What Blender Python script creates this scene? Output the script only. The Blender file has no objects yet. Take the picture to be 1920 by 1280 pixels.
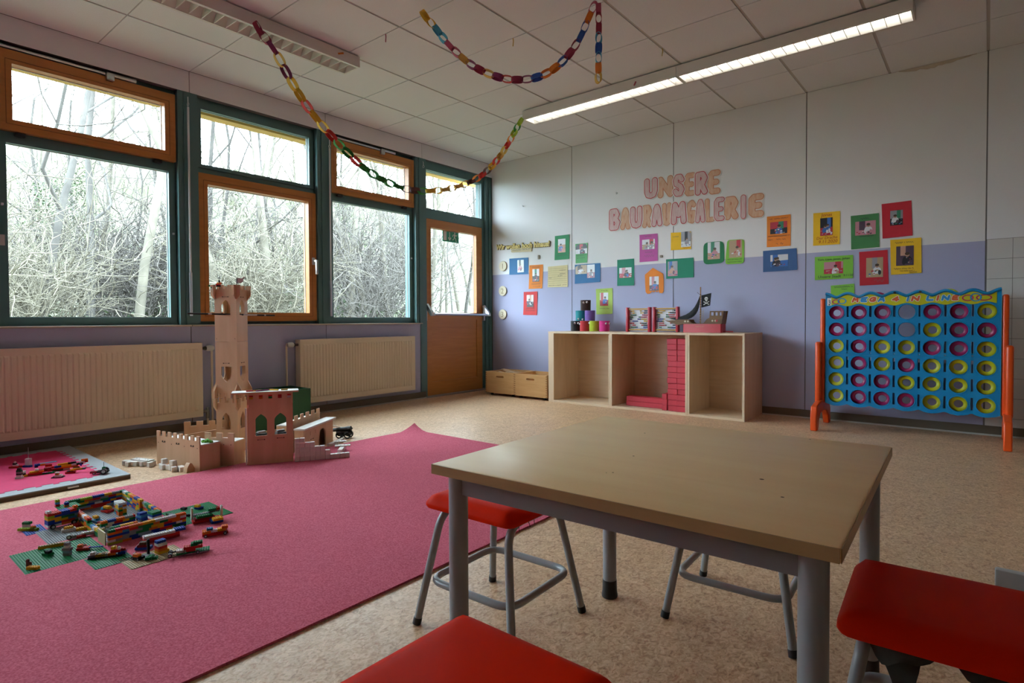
import bpy, bmesh, math, random
from mathutils import Vector, Matrix, Euler
from mathutils.geometry import tessellate_polygon
import numpy as np

S = bpy.context.scene
COL = S.collection
PI = math.pi

# ------------------------------------------------------------------ camera
cam_d = bpy.data.cameras.new('camera')
cam = bpy.data.objects.new('camera', cam_d); COL.objects.link(cam)
cam_d.sensor_fit = 'HORIZONTAL'; cam_d.sensor_width = 36.0
cam_d.lens = 1087.85 / 1920 * 36.0
cam_d.shift_x = 4.38 / 1920; cam_d.shift_y = -17.2 / 1920
cam_d.clip_start = 0.05; cam_d.clip_end = 300
yaw, pitch, roll = 0.6891, -0.0211, -0.0044
fw = Vector((-math.sin(yaw)*math.cos(pitch), math.cos(yaw)*math.cos(pitch), math.sin(pitch)))
rt = Vector((math.cos(yaw), math.sin(yaw), 0)); up = rt.cross(fw)
rt2 = math.cos(roll)*rt + math.sin(roll)*up; up2 = -math.sin(roll)*rt + math.cos(roll)*up
cam.matrix_world = Matrix(((rt2.x, up2.x, -fw.x, 5.0025), (rt2.y, up2.y, -fw.y, -5.7252), (rt2.z, up2.z, -fw.z, 0.8948), (0, 0, 0, 1)))
S.camera = cam

# ------------------------------------------------------------------ world: even bright overcast sky
W = bpy.data.worlds.new('overcast_sky'); S.world = W; W.use_nodes = True
nt = W.node_tree; nt.nodes.clear()
bg = nt.nodes.new('ShaderNodeBackground'); wo = nt.nodes.new('ShaderNodeOutputWorld')
bg.inputs['Color'].default_value = (0.71, 0.87, 1.0, 1); bg.inputs['Strength'].default_value = 22.0
nt.links.new(bg.outputs[0], wo.inputs[0])

# ------------------------------------------------------------------ exposure
S.view_settings.view_transform = 'Standard'; S.view_settings.look = 'None'
S.view_settings.exposure = 0.1; S.view_settings.gamma = 1.0; S.view_settings.use_curve_mapping = False
S.cycles.max_bounces = 9; S.cycles.diffuse_bounces = 6; S.cycles.transparent_max_bounces = 24
S.cycles.caustics_reflective = False; S.cycles.caustics_refractive = False
S.cycles.sample_clamp_indirect = 6.0
LAMP_STRENGTH = 22.0

# ------------------------------------------------------------------ mesh helpers
class MB:
    def __init__(s): s.v = []; s.f = []
    def add(s, vs, fs):
        o = len(s.v); s.v += [tuple(p) for p in vs]; s.f += [tuple(i+o for i in q) for q in fs]; return s
    def box(s, x0, y0, z0, x1, y1, z1):
        if x0 > x1: x0, x1 = x1, x0
        if y0 > y1: y0, y1 = y1, y0
        if z0 > z1: z0, z1 = z1, z0
        return s.add([(x0,y0,z0),(x1,y0,z0),(x1,y1,z0),(x0,y1,z0),(x0,y0,z1),(x1,y0,z1),(x1,y1,z1),(x0,y1,z1)],
                     [(3,2,1,0),(4,5,6,7),(0,1,5,4),(1,2,6,5),(2,3,7,6),(3,0,4,7)])
    def boxc(s, c, d, rz=0, rx=0, ry=0):
        m = Euler((rx, ry, rz)).to_matrix(); c = Vector(c)
        vs = [c + m @ Vector((a*d[0]/2, b*d[1]/2, e*d[2]/2)) for e in (-1,1) for a, b in ((-1,-1),(1,-1),(1,1),(-1,1))]
        return s.add(vs, [(3,2,1,0),(4,5,6,7),(0,1,5,4),(1,2,6,5),(2,3,7,6),(3,0,4,7)])
    def bar(s, p0, p1, w, h):
        """A rectangular bar from p0 to p1, w across, h tall."""
        p0 = Vector(p0); p1 = Vector(p1); d = (p1-p0).normalized()
        a = d.cross(Vector((0,0,1)));  a = a.normalized() if a.length > 1e-4 else Vector((1,0,0)); b = a.cross(d)
        vs = [p + a*i*w/2 + b*j*h/2 for p in (p0,p1) for i, j in ((-1,-1),(1,-1),(1,1),(-1,1))]
        return s.add(vs, [(3,2,1,0),(4,5,6,7),(0,1,5,4),(1,2,6,5),(2,3,7,6),(3,0,4,7)])
    def cyl(s, p0, p1, r0, r1=None, n=12, cap=True):
        r1 = r0 if r1 is None else r1
        p0 = Vector(p0); p1 = Vector(p1); d = (p1-p0).normalized()
        a = d.orthogonal().normalized(); b = d.cross(a)
        vs = []
        for p, r in ((p0,r0),(p1,r1)):
            for i in range(n):
                t = 2*PI*i/n; vs.append(p + a*r*math.cos(t) + b*r*math.sin(t))
        fs = [(i,(i+1)%n,n+(i+1)%n,n+i) for i in range(n)]
        if cap: fs += [tuple(range(n-1,-1,-1)), tuple(range(n,2*n))]
        return s.add(vs, fs)
    def tube(s, pts, r, n=10, closed=False, cap=True):
        P = [Vector(p) for p in pts]; m = len(P); vs = []
        R = r if isinstance(r, (list, tuple)) else [r]*m
        T = []
        for i in range(m):
            a = P[(i-1) % m] if (closed or i > 0) else P[i]; b = P[(i+1) % m] if (closed or i < m-1) else P[i]
            T.append((b-a).normalized())
        nrm = T[0].orthogonal().normalized()
        for i in range(m):
            nrm = (nrm - T[i]*nrm.dot(T[i])).normalized(); bi = T[i].cross(nrm)
            for k in range(n):
                t = 2*PI*k/n; vs.append(P[i] + (nrm*math.cos(t) + bi*math.sin(t))*R[i])
        fs = []
        for i in range(m if closed else m-1):
            j = (i+1) % m
            for k in range(n): fs.append((i*n+k, i*n+(k+1)%n, j*n+(k+1)%n, j*n+k))
        if cap and not closed: fs += [tuple(range(n-1,-1,-1)), tuple(range((m-1)*n, m*n))]
        return s.add(vs, fs)
    def lathe(s, prof, n=24, c=(0,0,0), axis='z'):
        vs = []; fs = []
        for r, z in prof:
            for i in range(n):
                t = 2*PI*i/n; a, b = r*math.cos(t), r*math.sin(t)
                vs.append((c[0]+a, c[1]+b, c[2]+z) if axis == 'z' else (c[0]+a, c[1]-z, c[2]+b))
        for j in range(len(prof)-1):
            for i in range(n): fs.append((j*n+i, j*n+(i+1)%n, (j+1)*n+(i+1)%n, (j+1)*n+i))
        if prof[0][0] > 1e-6: fs.append(tuple(range(n-1,-1,-1)))
        if prof[-1][0] > 1e-6: k = (len(prof)-1)*n; fs.append(tuple(range(k, k+n)))
        return s.add(vs, fs)
    def ring(s, R, r, n=32, k=12, c=(0,0,0), axis='z', flat=1.0):
        vs = []; fs = []
        for i in range(n):
            t = 2*PI*i/n
            for j in range(k):
                u = 2*PI*j/k; q = R + r*math.cos(u); h = r*flat*math.sin(u)
                a, b = q*math.cos(t), q*math.sin(t)
                vs.append((c[0]+a, c[1]+b, c[2]+h) if axis == 'z' else (c[0]+a, c[1]+h, c[2]+b))
        for i in range(n):
            for j in range(k): fs.append((i*k+j, ((i+1)%n)*k+j, ((i+1)%n)*k+(j+1)%k, i*k+(j+1)%k))
        return s.add(vs, fs)
    def prism(s, outer, holes, d0, d1, plane='xz'):
        """A flat outline with holes given in two coordinates, thick from d0 to d1."""
        def area(L): return sum(L[i][0]*L[(i+1)%len(L)][1]-L[(i+1)%len(L)][0]*L[i][1] for i in range(len(L)))
        outer = list(outer)
        if area(outer) < 0: outer.reverse()
        loops = [outer]
        for h in holes:
            h = list(h)
            if area(h) > 0: h.reverse()
            loops.append(h)
        flat = [p for L in loops for p in L]
        tris = tessellate_polygon([[Vector((p[0], p[1], 0)) for p in L] for L in loops])
        def mp(p, d): return (p[0], d, p[1]) if plane == 'xz' else ((p[0], p[1], d) if plane == 'xy' else (d, p[0], p[1]))
        N = len(flat)
        vs = [mp(p, d0) for p in flat] + [mp(p, d1) for p in flat]; fs = []
        for t in tris:
            a, b, c = t
            ar = (flat[b][0]-flat[a][0])*(flat[c][1]-flat[a][1])-(flat[c][0]-flat[a][0])*(flat[b][1]-flat[a][1])
            if abs(ar) < 1e-12: continue
            if ar < 0: b, c = c, b
            fs.append((a, b, c)); fs.append((N+a, N+c, N+b))
        o = 0
        for L in loops:
            m = len(L)
            for i in range(m): fs.append((o+i, N+o+i, N+o+(i+1)%m, o+(i+1)%m))
            o += m
        return s.add(vs, fs)
    def rbox(s, c, d, r, seg=3):
        bm = bmesh.new(); bmesh.ops.create_cube(bm, size=1.0)
        for v in bm.verts: v.co = Vector((v.co.x*d[0]+c[0], v.co.y*d[1]+c[1], v.co.z*d[2]+c[2]))
        bmesh.ops.bevel(bm, geom=bm.edges[:], offset=r, segments=seg, affect='EDGES', profile=0.5)
        bm.verts.index_update(); s.add([v.co[:] for v in bm.verts], [[v.index for v in f.verts] for f in bm.faces]); bm.free(); return s
    def sphere(s, c, r, n=10, m=6, sc=(1,1,1)):
        prof = [(r*math.sin(PI*i/m), -r*math.cos(PI*i/m)) for i in range(m+1)]
        o = len(s.v); s.lathe([(max(a,1e-7), b) for a, b in prof], n)
        s.v[o:] = [(c[0]+p[0]*sc[0], c[1]+p[1]*sc[1], c[2]+p[2]*sc[2]) for p in s.v[o:]]; return s
    def xf(s, M):
        s.v = [tuple(M @ Vector(p)) for p in s.v]; return s
    def mesh(s, name, mat, smooth=35):
        me = bpy.data.meshes.new(name); me.from_pydata(s.v, [], s.f)
        bm = bmesh.new(); bm.from_mesh(me); bmesh.ops.recalc_face_normals(bm, faces=bm.faces); bm.to_mesh(me); bm.free()
        if smooth:
            for p in me.polygons: p.use_smooth = True
            try: me.set_sharp_from_angle(angle=math.radians(smooth))
            except Exception: pass
        if mat is not None: me.materials.append(mat)
        return me
    def build(s, name, mat, parent=None, smooth=35, loc=None, rot=None):
        return link(name, s.mesh(name, mat, smooth), parent, loc, rot)

def link(name, me, parent=None, loc=None, rot=None):
    o = bpy.data.objects.new(name, me); COL.objects.link(o)
    if parent is not None: o.parent = parent
    if loc is not None: o.location = loc
    if rot is not None: o.rotation_euler = rot
    return o
def thing(name, label, cat, loc=(0,0,0), rz=0, group=None):
    o = bpy.data.objects.new(name, None); COL.objects.link(o); o.empty_display_size = 0.05
    o.location = loc; o.rotation_euler = (0,0,rz)
    return tag(o, label, cat, group)
def tag(o, label, cat, group=None):
    o['label'] = label; o['category'] = cat
    if group: o['group'] = group
    return o
def struct(o): o['kind'] = 'structure'; return o
def sempty(name, loc=(0,0,0)):
    o = bpy.data.objects.new(name, None); COL.objects.link(o); o.location = loc; o.empty_display_size = 0.05; return struct(o)
def copy_tree(o, parent=None, loc=None, rz=None):
    c = o.copy(); COL.objects.link(c)
    if parent is not None: c.parent = parent
    if loc is not None: c.location = loc
    if rz is not None: c.rotation_euler = (0,0,rz)
    for ch in list(o.children): copy_tree(ch, c)
    return c
ORD = ['first','second','third','fourth','fifth','sixth','seventh','eighth','ninth','tenth','eleventh','twelfth','thirteenth','fourteenth','fifteenth','sixteenth']

# ------------------------------------------------------------------ materials
MATS = {}
def mat(name, col, rough=0.6, metal=0.0, var=0.0, scale=20.0, bump=0.0, bscale=None, spec=0.5, detail=4.0, stretch=(1,1,1), col2=None, sheen=0.0, coat=0.0):
    if name in MATS: return MATS[name]
    m = bpy.data.materials.new(name); m.use_nodes = True; MATS[name] = m
    N = m.node_tree.nodes; L = m.node_tree.links; p = N['Principled BSDF']
    p.inputs['Roughness'].default_value = rough; p.inputs['Metallic'].default_value = metal
    p.inputs['Specular IOR Level'].default_value = spec
    if sheen: p.inputs['Sheen Weight'].default_value = sheen
    if coat: p.inputs['Coat Weight'].default_value = coat; p.inputs['Coat Roughness'].default_value = 0.15
    c = tuple(col) + (1,)
    p.inputs['Base Color'].default_value = c
    if var or bump or col2:
        tc = N.new('ShaderNodeTexCoord'); mp = N.new('ShaderNodeMapping'); mp.inputs['Scale'].default_value = stretch
        L.new(tc.outputs['Object'], mp.inputs['Vector'])
        n = N.new('ShaderNodeTexNoise'); n.inputs['Scale'].default_value = scale; n.inputs['Detail'].default_value = detail
        L.new(mp.outputs[0], n.inputs['Vector'])
        if var or col2:
            r = N.new('ShaderNodeValToRGB'); L.new(n.outputs['Fac'], r.inputs['Fac'])
            r.color_ramp.elements[0].position = 0.3; r.color_ramp.elements[1].position = 0.7
            a = tuple(max(0, x*(1-var)) for x in col); b = tuple(min(1, x*(1+var)) for x in (col2 or col))
            r.color_ramp.elements[0].color = a + (1,); r.color_ramp.elements[1].color = b + (1,)
            L.new(r.outputs[0], p.inputs['Base Color'])
        if bump:
            n2 = n
            if bscale:
                n2 = N.new('ShaderNodeTexNoise'); n2.inputs['Scale'].default_value = bscale; n2.inputs['Detail'].default_value = 3; L.new(mp.outputs[0], n2.inputs['Vector'])
            bp = N.new('ShaderNodeBump'); bp.inputs['Strength'].default_value = bump; bp.inputs['Distance'].default_value = 0.004
            L.new(n2.outputs['Fac'], bp.inputs['Height']); L.new(bp.outputs[0], p.inputs['Normal'])
    return m
def emit(name, col, st):
    if name in MATS: return MATS[name]
    m = bpy.data.materials.new(name); m.use_nodes = True; MATS[name] = m
    p = m.node_tree.nodes['Principled BSDF']; p.inputs['Base Color'].default_value = (0.9,0.9,0.9,1)
    p.inputs['Emission Color'].default_value = tuple(col)+(1,); p.inputs['Emission Strength'].default_value = st
    return m
def wood(name, c1, c2, rough=0.45, scale=3.0, stretch=(1,12,12), spec=0.4):
    """Plain wood grain, long along the first local axis that is stretched least."""
    if name in MATS: return MATS[name]
    m = mat(name, c1, rough, spec=spec); N = m.node_tree.nodes; L = m.node_tree.links; p = N['Principled BSDF']
    tc = N.new('ShaderNodeTexCoord'); mp = N.new('ShaderNodeMapping'); mp.inputs['Scale'].default_value = stretch; L.new(tc.outputs['Object'], mp.inputs['Vector'])
    n = N.new('ShaderNodeTexNoise'); n.inputs['Scale'].default_value = scale; n.inputs['Detail'].default_value = 6; n.inputs['Distortion'].default_value = 0.6; L.new(mp.outputs[0], n.inputs['Vector'])
    r = N.new('ShaderNodeValToRGB'); r.color_ramp.elements[0].position = 0.3; r.color_ramp.elements[1].position = 0.72
    r.color_ramp.elements[0].color = tuple(c1)+(1,); r.color_ramp.elements[1].color = tuple(c2)+(1,)
    L.new(n.outputs['Fac'], r.inputs['Fac']); L.new(r.outputs[0], p.inputs['Base Color'])
    return m
def glass_mat():
    m = bpy.data.materials.new('window_glass'); m.use_nodes = True
    N = m.node_tree.nodes; L = m.node_tree.links; N.remove(N['Principled BSDF'])
    t = N.new('ShaderNodeBsdfTransparent'); t.inputs[0].default_value = (0.95,0.97,0.96,1)
    g = N.new('ShaderNodeBsdfGlossy'); g.inputs['Roughness'].default_value = 0.02
    x = N.new('ShaderNodeMixShader'); lw = N.new('ShaderNodeLayerWeight'); lw.inputs['Blend'].default_value = 0.12
    mu = N.new('ShaderNodeMath'); mu.operation = 'MULTIPLY'; mu.inputs[1].default_value = 0.35
    L.new(lw.outputs['Fresnel'], mu.inputs[0]); L.new(mu.outputs[0], x.inputs[0]); L.new(t.outputs[0], x.inputs[1]); L.new(g.outputs[0], x.inputs[2])
    L.new(x.outputs[0], N['Material Output'].inputs[0]); return m
M_GLASS = glass_mat()
M_WHITE = mat('white_paint', (0.74,0.735,0.755), 0.75, var=0.03, scale=1.5)
M_TILE = mat('ceiling_tile', (0.76,0.765,0.80), 0.9, var=0.05, scale=220, bump=0.25)
M_GRID = mat('ceiling_grid', (0.50,0.475,0.455), 0.8)
M_PURPLE = mat('lilac_paint', (0.38,0.39,0.565), 0.6, var=0.03, scale=2)
M_DARK = mat('dark_gap', (0.02,0.02,0.02), 0.9)
M_GREEN = mat('green_frame_paint', (0.080,0.165,0.165), 0.42, var=0.05, scale=5)
M_ORANGE = wood('orange_timber', (0.42,0.16,0.035), (0.50,0.20,0.048), 0.38, 2.0, (14,1.2,14))
M_SILVER = mat('brushed_metal', (0.62,0.63,0.65), 0.3, 1.0)
M_BLACK = mat('black_plastic', (0.012,0.012,0.013), 0.5)
M_BEIGE = mat('sill_board', (0.46,0.40,0.33), 0.5)
M_BASE = mat('baseboard_brown', (0.12,0.095,0.065), 0.45)
M_BASEW = mat('sealant_strip', (0.45,0.43,0.40), 0.5)
M_RAD = mat('radiator_enamel', (0.70,0.61,0.47), 0.35, var=0.03, scale=3)
M_TUBE = mat('grey_tube', (0.27,0.28,0.29), 0.33, var=0.04, scale=30, spec=0.6)
M_RED = mat('orange_red_vinyl', (0.66,0.018,0.002), 0.45, var=0.04, scale=6, spec=0.03)
# ------------------------------------------------------------------ room shell
H = 2.912; XR = 8.3; YF = -9.0
def floor_material():
    m = mat('linoleum', (0.5,0.33,0.2), 0.38, spec=0.45); N = m.node_tree.nodes; L = m.node_tree.links; p = N['Principled BSDF']
    tc = N.new('ShaderNodeTexCoord')
    def noise(sc, det, dist, stretch=(1,1,1)):
        mp = N.new('ShaderNodeMapping'); mp.inputs['Scale'].default_value = stretch; L.new(tc.outputs['Object'], mp.inputs[0])
        n = N.new('ShaderNodeTexNoise'); n.inputs['Scale'].default_value = sc; n.inputs['Detail'].default_value = det; n.inputs['Distortion'].default_value = dist; L.new(mp.outputs[0], n.inputs[0]); return n
    def ramp(n, stops):
        r = N.new('ShaderNodeValToRGB'); e = r.color_ramp.elements
        while len(e) < len(stops): e.new(0.5)
        for q, (pos, c) in zip(e, stops): q.position = pos; q.color = tuple(c)+(1,)
        L.new(n.outputs['Fac'], r.inputs[0]); return r
    base = ramp(noise(62, 7, 1.5, (1,0.7,1)), [(0.28,(0.30,0.15,0.075)),(0.45,(0.55,0.35,0.20)),(0.6,(0.68,0.475,0.305)),(0.78,(0.80,0.62,0.43))])
    big = ramp(noise(6, 4, 1.0), [(0.35,(0.92,0.88,0.84)),(0.7,(1.06,1.04,1.0))])
    mx = N.new('ShaderNodeMixRGB'); mx.blend_type = 'MULTIPLY'; mx.inputs[0].default_value = 1; L.new(base.outputs[0], mx.inputs[1]); L.new(big.outputs[0], mx.inputs[2])
    red = ramp(noise(38, 6, 3.0, (1,0.6,1)), [(0.60,(0,0,0)),(0.68,(1,1,1))])
    mx2 = N.new('ShaderNodeMixRGB'); mx2.inputs[2].default_value = (0.42,0.17,0.08,1)
    mm = N.new('ShaderNodeMath'); mm.operation = 'MULTIPLY'; mm.inputs[1].default_value = 0.7; L.new(red.outputs[0], mm.inputs[0]); L.new(mm.outputs[0], mx2.inputs[0]); L.new(mx.outputs[0], mx2.inputs[1])
    sp = ramp(noise(95, 3, 5.0, (1,0.5,1)), [(0.635,(0,0,0)),(0.73,(1,1,1))])
    mx3 = N.new('ShaderNodeMixRGB'); mx3.inputs[2].default_value = (0.07,0.045,0.03,1); L.new(sp.outputs[0], mx3.inputs[0]); L.new(mx2.outputs[0], mx3.inputs[1])
    L.new(mx3.outputs[0], p.inputs['Base Color'])
    bp = N.new('ShaderNodeBump'); bp.inputs['Strength'].default_value = 0.05; bp.inputs['Distance'].default_value = 0.002
    L.new(noise(90,3,0).outputs['Fac'], bp.inputs['Height']); L.new(bp.outputs[0], p.inputs['Normal'])
    return m
struct(MB().box(-0.35, YF-0.2, -0.08, XR+0.2, 0.2, 0).build('floor', floor_material(), smooth=0))

ceil = struct(MB().box(-0.3, YF-0.2, H+0.006, XR+0.2, 0.2, H+0.1).build('ceiling', M_GRID, smooth=0))
EX, EY, G = -0.014, 0.036, 0.625
tile_me = {}
def tile_mesh(w, d):
    k = (round(w,3), round(d,3))
    if k not in tile_me: tile_me[k] = MB().box(0.0095, 0.004, 0, w-0.0095, d-0.004, 0.012).mesh('ceiling_tile', M_TILE, 0)
    return tile_me[k]
x = EX
while x < XR:
    y = EY
    while y > YF:
        x0 = max(x, 0.0); x1 = min(x+G, XR); y1 = min(y, 0.0); y0 = max(y-G, YF)
        if x1-x0 > 0.03 and y1-y0 > 0.03:
            link('ceiling_tile', tile_mesh(x1-x0, y1-y0), ceil, (x0, y0, H))
        y -= G
    x += G

# ---- back wall: 1.25 m panels, white above and lilac below the paint line
def wall_paint():
    m = mat('two_tone_wall_paint', (0.7,0.68,0.66), 0.6); N = m.node_tree.nodes; L = m.node_tree.links; p = N['Principled BSDF']
    g = N.new('ShaderNodeNewGeometry'); sx = N.new('ShaderNodeSeparateXYZ'); L.new(g.outputs['Position'], sx.inputs[0])
    c = N.new('ShaderNodeMath'); c.operation = 'GREATER_THAN'; c.inputs[1].default_value = 1.482; L.new(sx.outputs['Z'], c.inputs[0])
    n = N.new('ShaderNodeTexNoise'); n.inputs['Scale'].default_value = 2.0; L.new(g.outputs['Position'], n.inputs[0])
    x = N.new('ShaderNodeMixRGB'); x.inputs[1].default_value = (0.38,0.39,0.565,1); x.inputs[2].default_value = (0.74,0.735,0.745,1); L.new(c.outputs[0], x.inputs[0])
    y = N.new('ShaderNodeMixRGB'); y.blend_type = 'MULTIPLY'; y.inputs[0].default_value = 0.08; L.new(x.outputs[0], y.inputs[1]); L.new(n.outputs['Color'], y.inputs[2])
    L.new(y.outputs[0], p.inputs['Base Color'])
    return m
M_WALL = wall_paint()
M_SEAM = mat('panel_joint', (0.16,0.15,0.15), 0.8)
wb = struct(MB().box(-0.3, 0.004, 0, XR+0.2, 0.2, H+0.1).build('wall_back', M_SEAM, smooth=0))
px = [0.0] + [EX+1.25*k for k in range(1,5)]
for i in range(4):
    MB().box(px[i]+(0.004 if i else 0), 0, 0.0, px[i+1]-0.004, 0.006, H).build('panel', M_WALL, wb, 0)
xs = px[4]
MB().box(xs+0.005, 0, 1.492, XR, 0.006, H).build('panel', M_WHITE, wb, 0)
M_GROUT = mat('tile_grout', (0.20,0.19,0.18), 0.9)
MB().box(xs+0.005, 0.002, 0, XR, 0.006, 1.492).build('grout_bed', M_GROUT, wb, 0)
M_WTILE = mat('wall_tile_glaze', (0.62,0.60,0.58), 0.22, var=0.03, scale=3)
wt = MB().box(0.0015, -0.004, 0.0015, 0.1485, 0.003, 0.1485).mesh('wall_tile', M_WTILE, 0)
for i in range(9):
    for j in range(10): link('wall_tile', wt, wb, (xs+0.006+0.15*i, 0, 1.49-0.15*(j+1)))
struct(MB().box(0.0, -0.012, 0.012, xs, 0, 0.075).box(xs, -0.012, 0.012, XR, -0.004, 0.075).build('baseboard_back', M_BASE, smooth=0))
struct(MB().box(0.0, -0.018, 0, XR, -0.001, 0.012).build('trim_1', M_BASEW, smooth=0))
# paint that has split along the top of the wall
cr = random.Random(5); P = []
for i in range(22):
    t = i/21; P.append((4.42+0.50*t, H-0.004-0.03*math.sin(PI*min(1,t*1.05))**0.8*(0.6+0.5*cr.random())))
pts = [(a, b) for a, b in P] + [(4.92, H-0.001), (4.42, H-0.001)]
MB().prism(pts, [], -0.004, 0.001).build('paint_flake', mat('peeling_paint', (0.52,0.45,0.38), 0.9), wb, 0)
# rest of the room, behind and beside the camera
struct(MB().box(XR, YF-0.2, 0, XR+0.2, 0.2, H+0.1).build('wall_right', M_WHITE, smooth=0))
struct(MB().box(-0.3, YF-0.2, 0, XR+0.2, YF, H+0.1).build('wall_front', M_WHITE, smooth=0))

# ---- window wall
SILL = 0.868
posts = [EY-1.25*k for k in range(1, 8)]          # post centre lines, -1.214, -2.464 ...
wl = struct(MB().box(-0.3, YF, 2.75, 0.0-0.004, 0.0, H+0.1).build('wall_left', M_SEAM, smooth=0))
ed = [0.0] + posts + [YF]
for i in range(len(ed)-1):
    y1, y0 = ed[i], ed[i+1]
    MB().box(-0.004, y0+0.003, 2.745, 0.0, y1-(0.003 if i else 0), H).build('fascia_panel', M_WHITE, wl, 0)
lw = struct(MB().box(-0.25, YF, 0, -0.006, posts[0]-0.035, SILL-0.006).build('wall_low', M_SEAM, smooth=0))
lo = [posts[0]-0.035, -2.48, -3.73, -4.98, -6.23, -7.48, YF]
for i in range(len(lo)-1):
    MB().box(-0.006, lo[i+1]+0.0035, 0, 0.0, lo[i]-(0.0035 if i else 0), SILL-0.014).build('panel', M_PURPLE, lw, 0)
sl = [posts[0]-0.02, -3.73, YF]
sb = struct(sempty('trim_2'))
for i in range(2): MB().rbox(((-0.02), (sl[i]+sl[i+1])/2, SILL-0.007), (0.09, sl[i]-sl[i+1]-0.003, 0.014), 0.003, 1).build('sill_board', M_BEIGE, sb)
struct(MB().box(0, YF, 0.012, 0.012, posts[0]+0.03, 0.075).build('baseboard_left', M_BASE, smooth=0))
struct(MB().box(0, YF, 0, 0.018, posts[0]+0.03, 0.012).build('trim_3', M_BASEW, smooth=0))
for i, y in enumerate(posts[:6]):
    t = struct(MB().box(-0.2, y-0.088, SILL if i else 0, -0.012, y+0.06, 2.75).box(-0.012, y-0.045, SILL if i else 0, 0.0, y+0.06, 2.745).build('trim_%d' % (4+i), M_GREEN))
struct(MB().box(-0.2, -0.10, 0, -0.03, 0.0, 2.75).box(-0.03, -0.05, 0, -0.012, 0.0, 2.75).build('trim_11', M_GREEN))

def ring_mb(y0, y1, z0, z1, w, x0, x1, wb_=None, wt_=None):
    wb_ = w if wb_ is None else wb_; wt_ = w if wt_ is None else wt_
    return MB().prism([(y0,z0),(y1,z0),(y1,z1),(y0,z1)], [[(y0+w,z0+wb_),(y1-w,z0+wb_),(y1-w,z1-wt_),(y0+w,z1-wt_)]], x0, x1, 'yz')
def lip(mb, y0, y1, z0, z1, x, w=0.012):
    mb.prism([(y0,z0),(y1,z0),(y1,z1),(y0,z1)], [[(y0+w,z0+w),(y1-w,z0+w),(y1-w,z1-w),(y0+w,z1-w)]], x, x+0.006, 'yz')
M_SEAL = mat('window_seal', (0.55,0.58,0.60), 0.4)
def pane(par, y0, y1, z0, z1):
    MB().box(-0.118, y0-0.01, z0-0.01, -0.106, y1+0.01, z1+0.01).build('glass', M_GLASS, par, 0)
    mb = MB(); lip(mb, y0-0.008, y1+0.008, z0-0.008, z1+0.008, -0.104, 0.012); mb.build('glazing_bead', M_SEAL, par, 0)
def handle(par, y, z):
    h = MB().rbox((-0.028, y, z), (0.012, 0.032, 0.07), 0.004, 2).build('handle', M_SILVER, par)
    MB().rbox((0.0, y, z), (0.05, 0.02, 0.02), 0.005, 2).rbox((0.022, y+0.004, z-0.06), (0.018, 0.022, 0.14), 0.006, 2).build('lever', M_SILVER, h)
def opener(par, y0, y1, ym):
    """Fanlight opener: a long rod, a slider and a bracket above the tilting sash."""
    MB().cyl((-0.028, y0, 2.722), (-0.028, ym, 2.722), 0.011, n=10).build('opener_rod', M_SILVER, par)
    MB().rbox((-0.022, ym+0.03, 2.698), (0.04, 0.05, 0.05), 0.006, 2).build('opener_bracket', M_SILVER, par)
    MB().cyl((-0.02, ym+0.01, 2.722), (-0.02, ym+0.2, 2.722), 0.014, n=10).build('opener_slider', M_SILVER, par)
def bay(n, yp, y2, top_sash, bot_sash):
    """One window bay between the posts at yp (far) and y2 (near)."""
    a, b = y2+0.055, yp-0.085
    w = sempty('window_%d' % n)
    zt = 2.155
    fr = MB().prism([(a,SILL-0.02),(b,SILL-0.02),(b,2.75),(a,2.75)],
        [[(a+0.03,SILL+0.04),(b-0.03,SILL+0.04),(b-0.03,zt-0.035),(a+0.03,zt-0.035)], [(a+0.03,zt+0.03),(b-0.03,zt+0.03),(b-0.03,2.715),(a+0.03,2.715)]], -0.16, -0.075, 'yz')
    fr.build('outer_frame', M_GREEN, w)
    for z0, z1, sash, top in ((SILL+0.035, zt-0.03, bot_sash, False), (zt+0.025, 2.72, top_sash, True)):
        if sash:
            so = ring_mb(a+0.012, b-0.012, z0-0.008, z1-(0.015 if top else 0), 0.078, -0.125, -0.03, 0.075, 0.088).build('sash', M_ORANGE, w)
            pane(so, a+0.09, b-0.09, z0+0.067, z1-(0.103 if top else 0.088))
            mb = MB(); lip(mb, a+0.055, b-0.055, z0+0.035, z1-(0.075 if top else 0.055), -0.034, 0.003); mb.build('groove', mat('sash_groove', (0.2,0.07,0.015), 0.5), so, 0)
            if top:
                opener(w, a-0.02, b, a+0.62)
                for yy in (a+0.13, b-0.14): MB().rbox((-0.05, yy, z0-0.025), (0.035, 0.06, 0.022), 0.004, 1).build('hinge', M_BLACK, w)
            else: handle(w, b-0.045, 1.47)
        else:
            ring_mb(a+0.012, b-0.012, z0-0.006, z1, 0.045, -0.125, -0.062, 0.03, 0.06 if top else 0.03).build('fixed_frame', M_GREEN, w)
            pane(w, a+0.057, b-0.057, z0+0.024, z1-(0.06 if top else 0.03))
            if not top:
                MB().rbox((-0.055, b-0.03, 1.6), (0.015, 0.014, 0.016), 0.002, 1).build('catch', M_SEAL, w)
                MB().rbox((-0.055, a+0.03, 1.68), (0.015, 0.014, 0.016), 0.002, 1).build('catch', M_SEAL, w)
    return w
kinds = [(True,False),(False,True),(True,False),(False,True),(True,False)]  # last entry: unseen window bay added to light the foreground
for i, (ts, bs) in enumerate(kinds): bay(i+1, posts[i], posts[i+1], ts, bs)

struct(MB().box(-0.2, YF, SILL, -0.005, posts[5]-0.06, 2.75).build('wall_added_block', M_WHITE, smooth=0))  # unseen closed bay, added to hold back window light from the foreground
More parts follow.
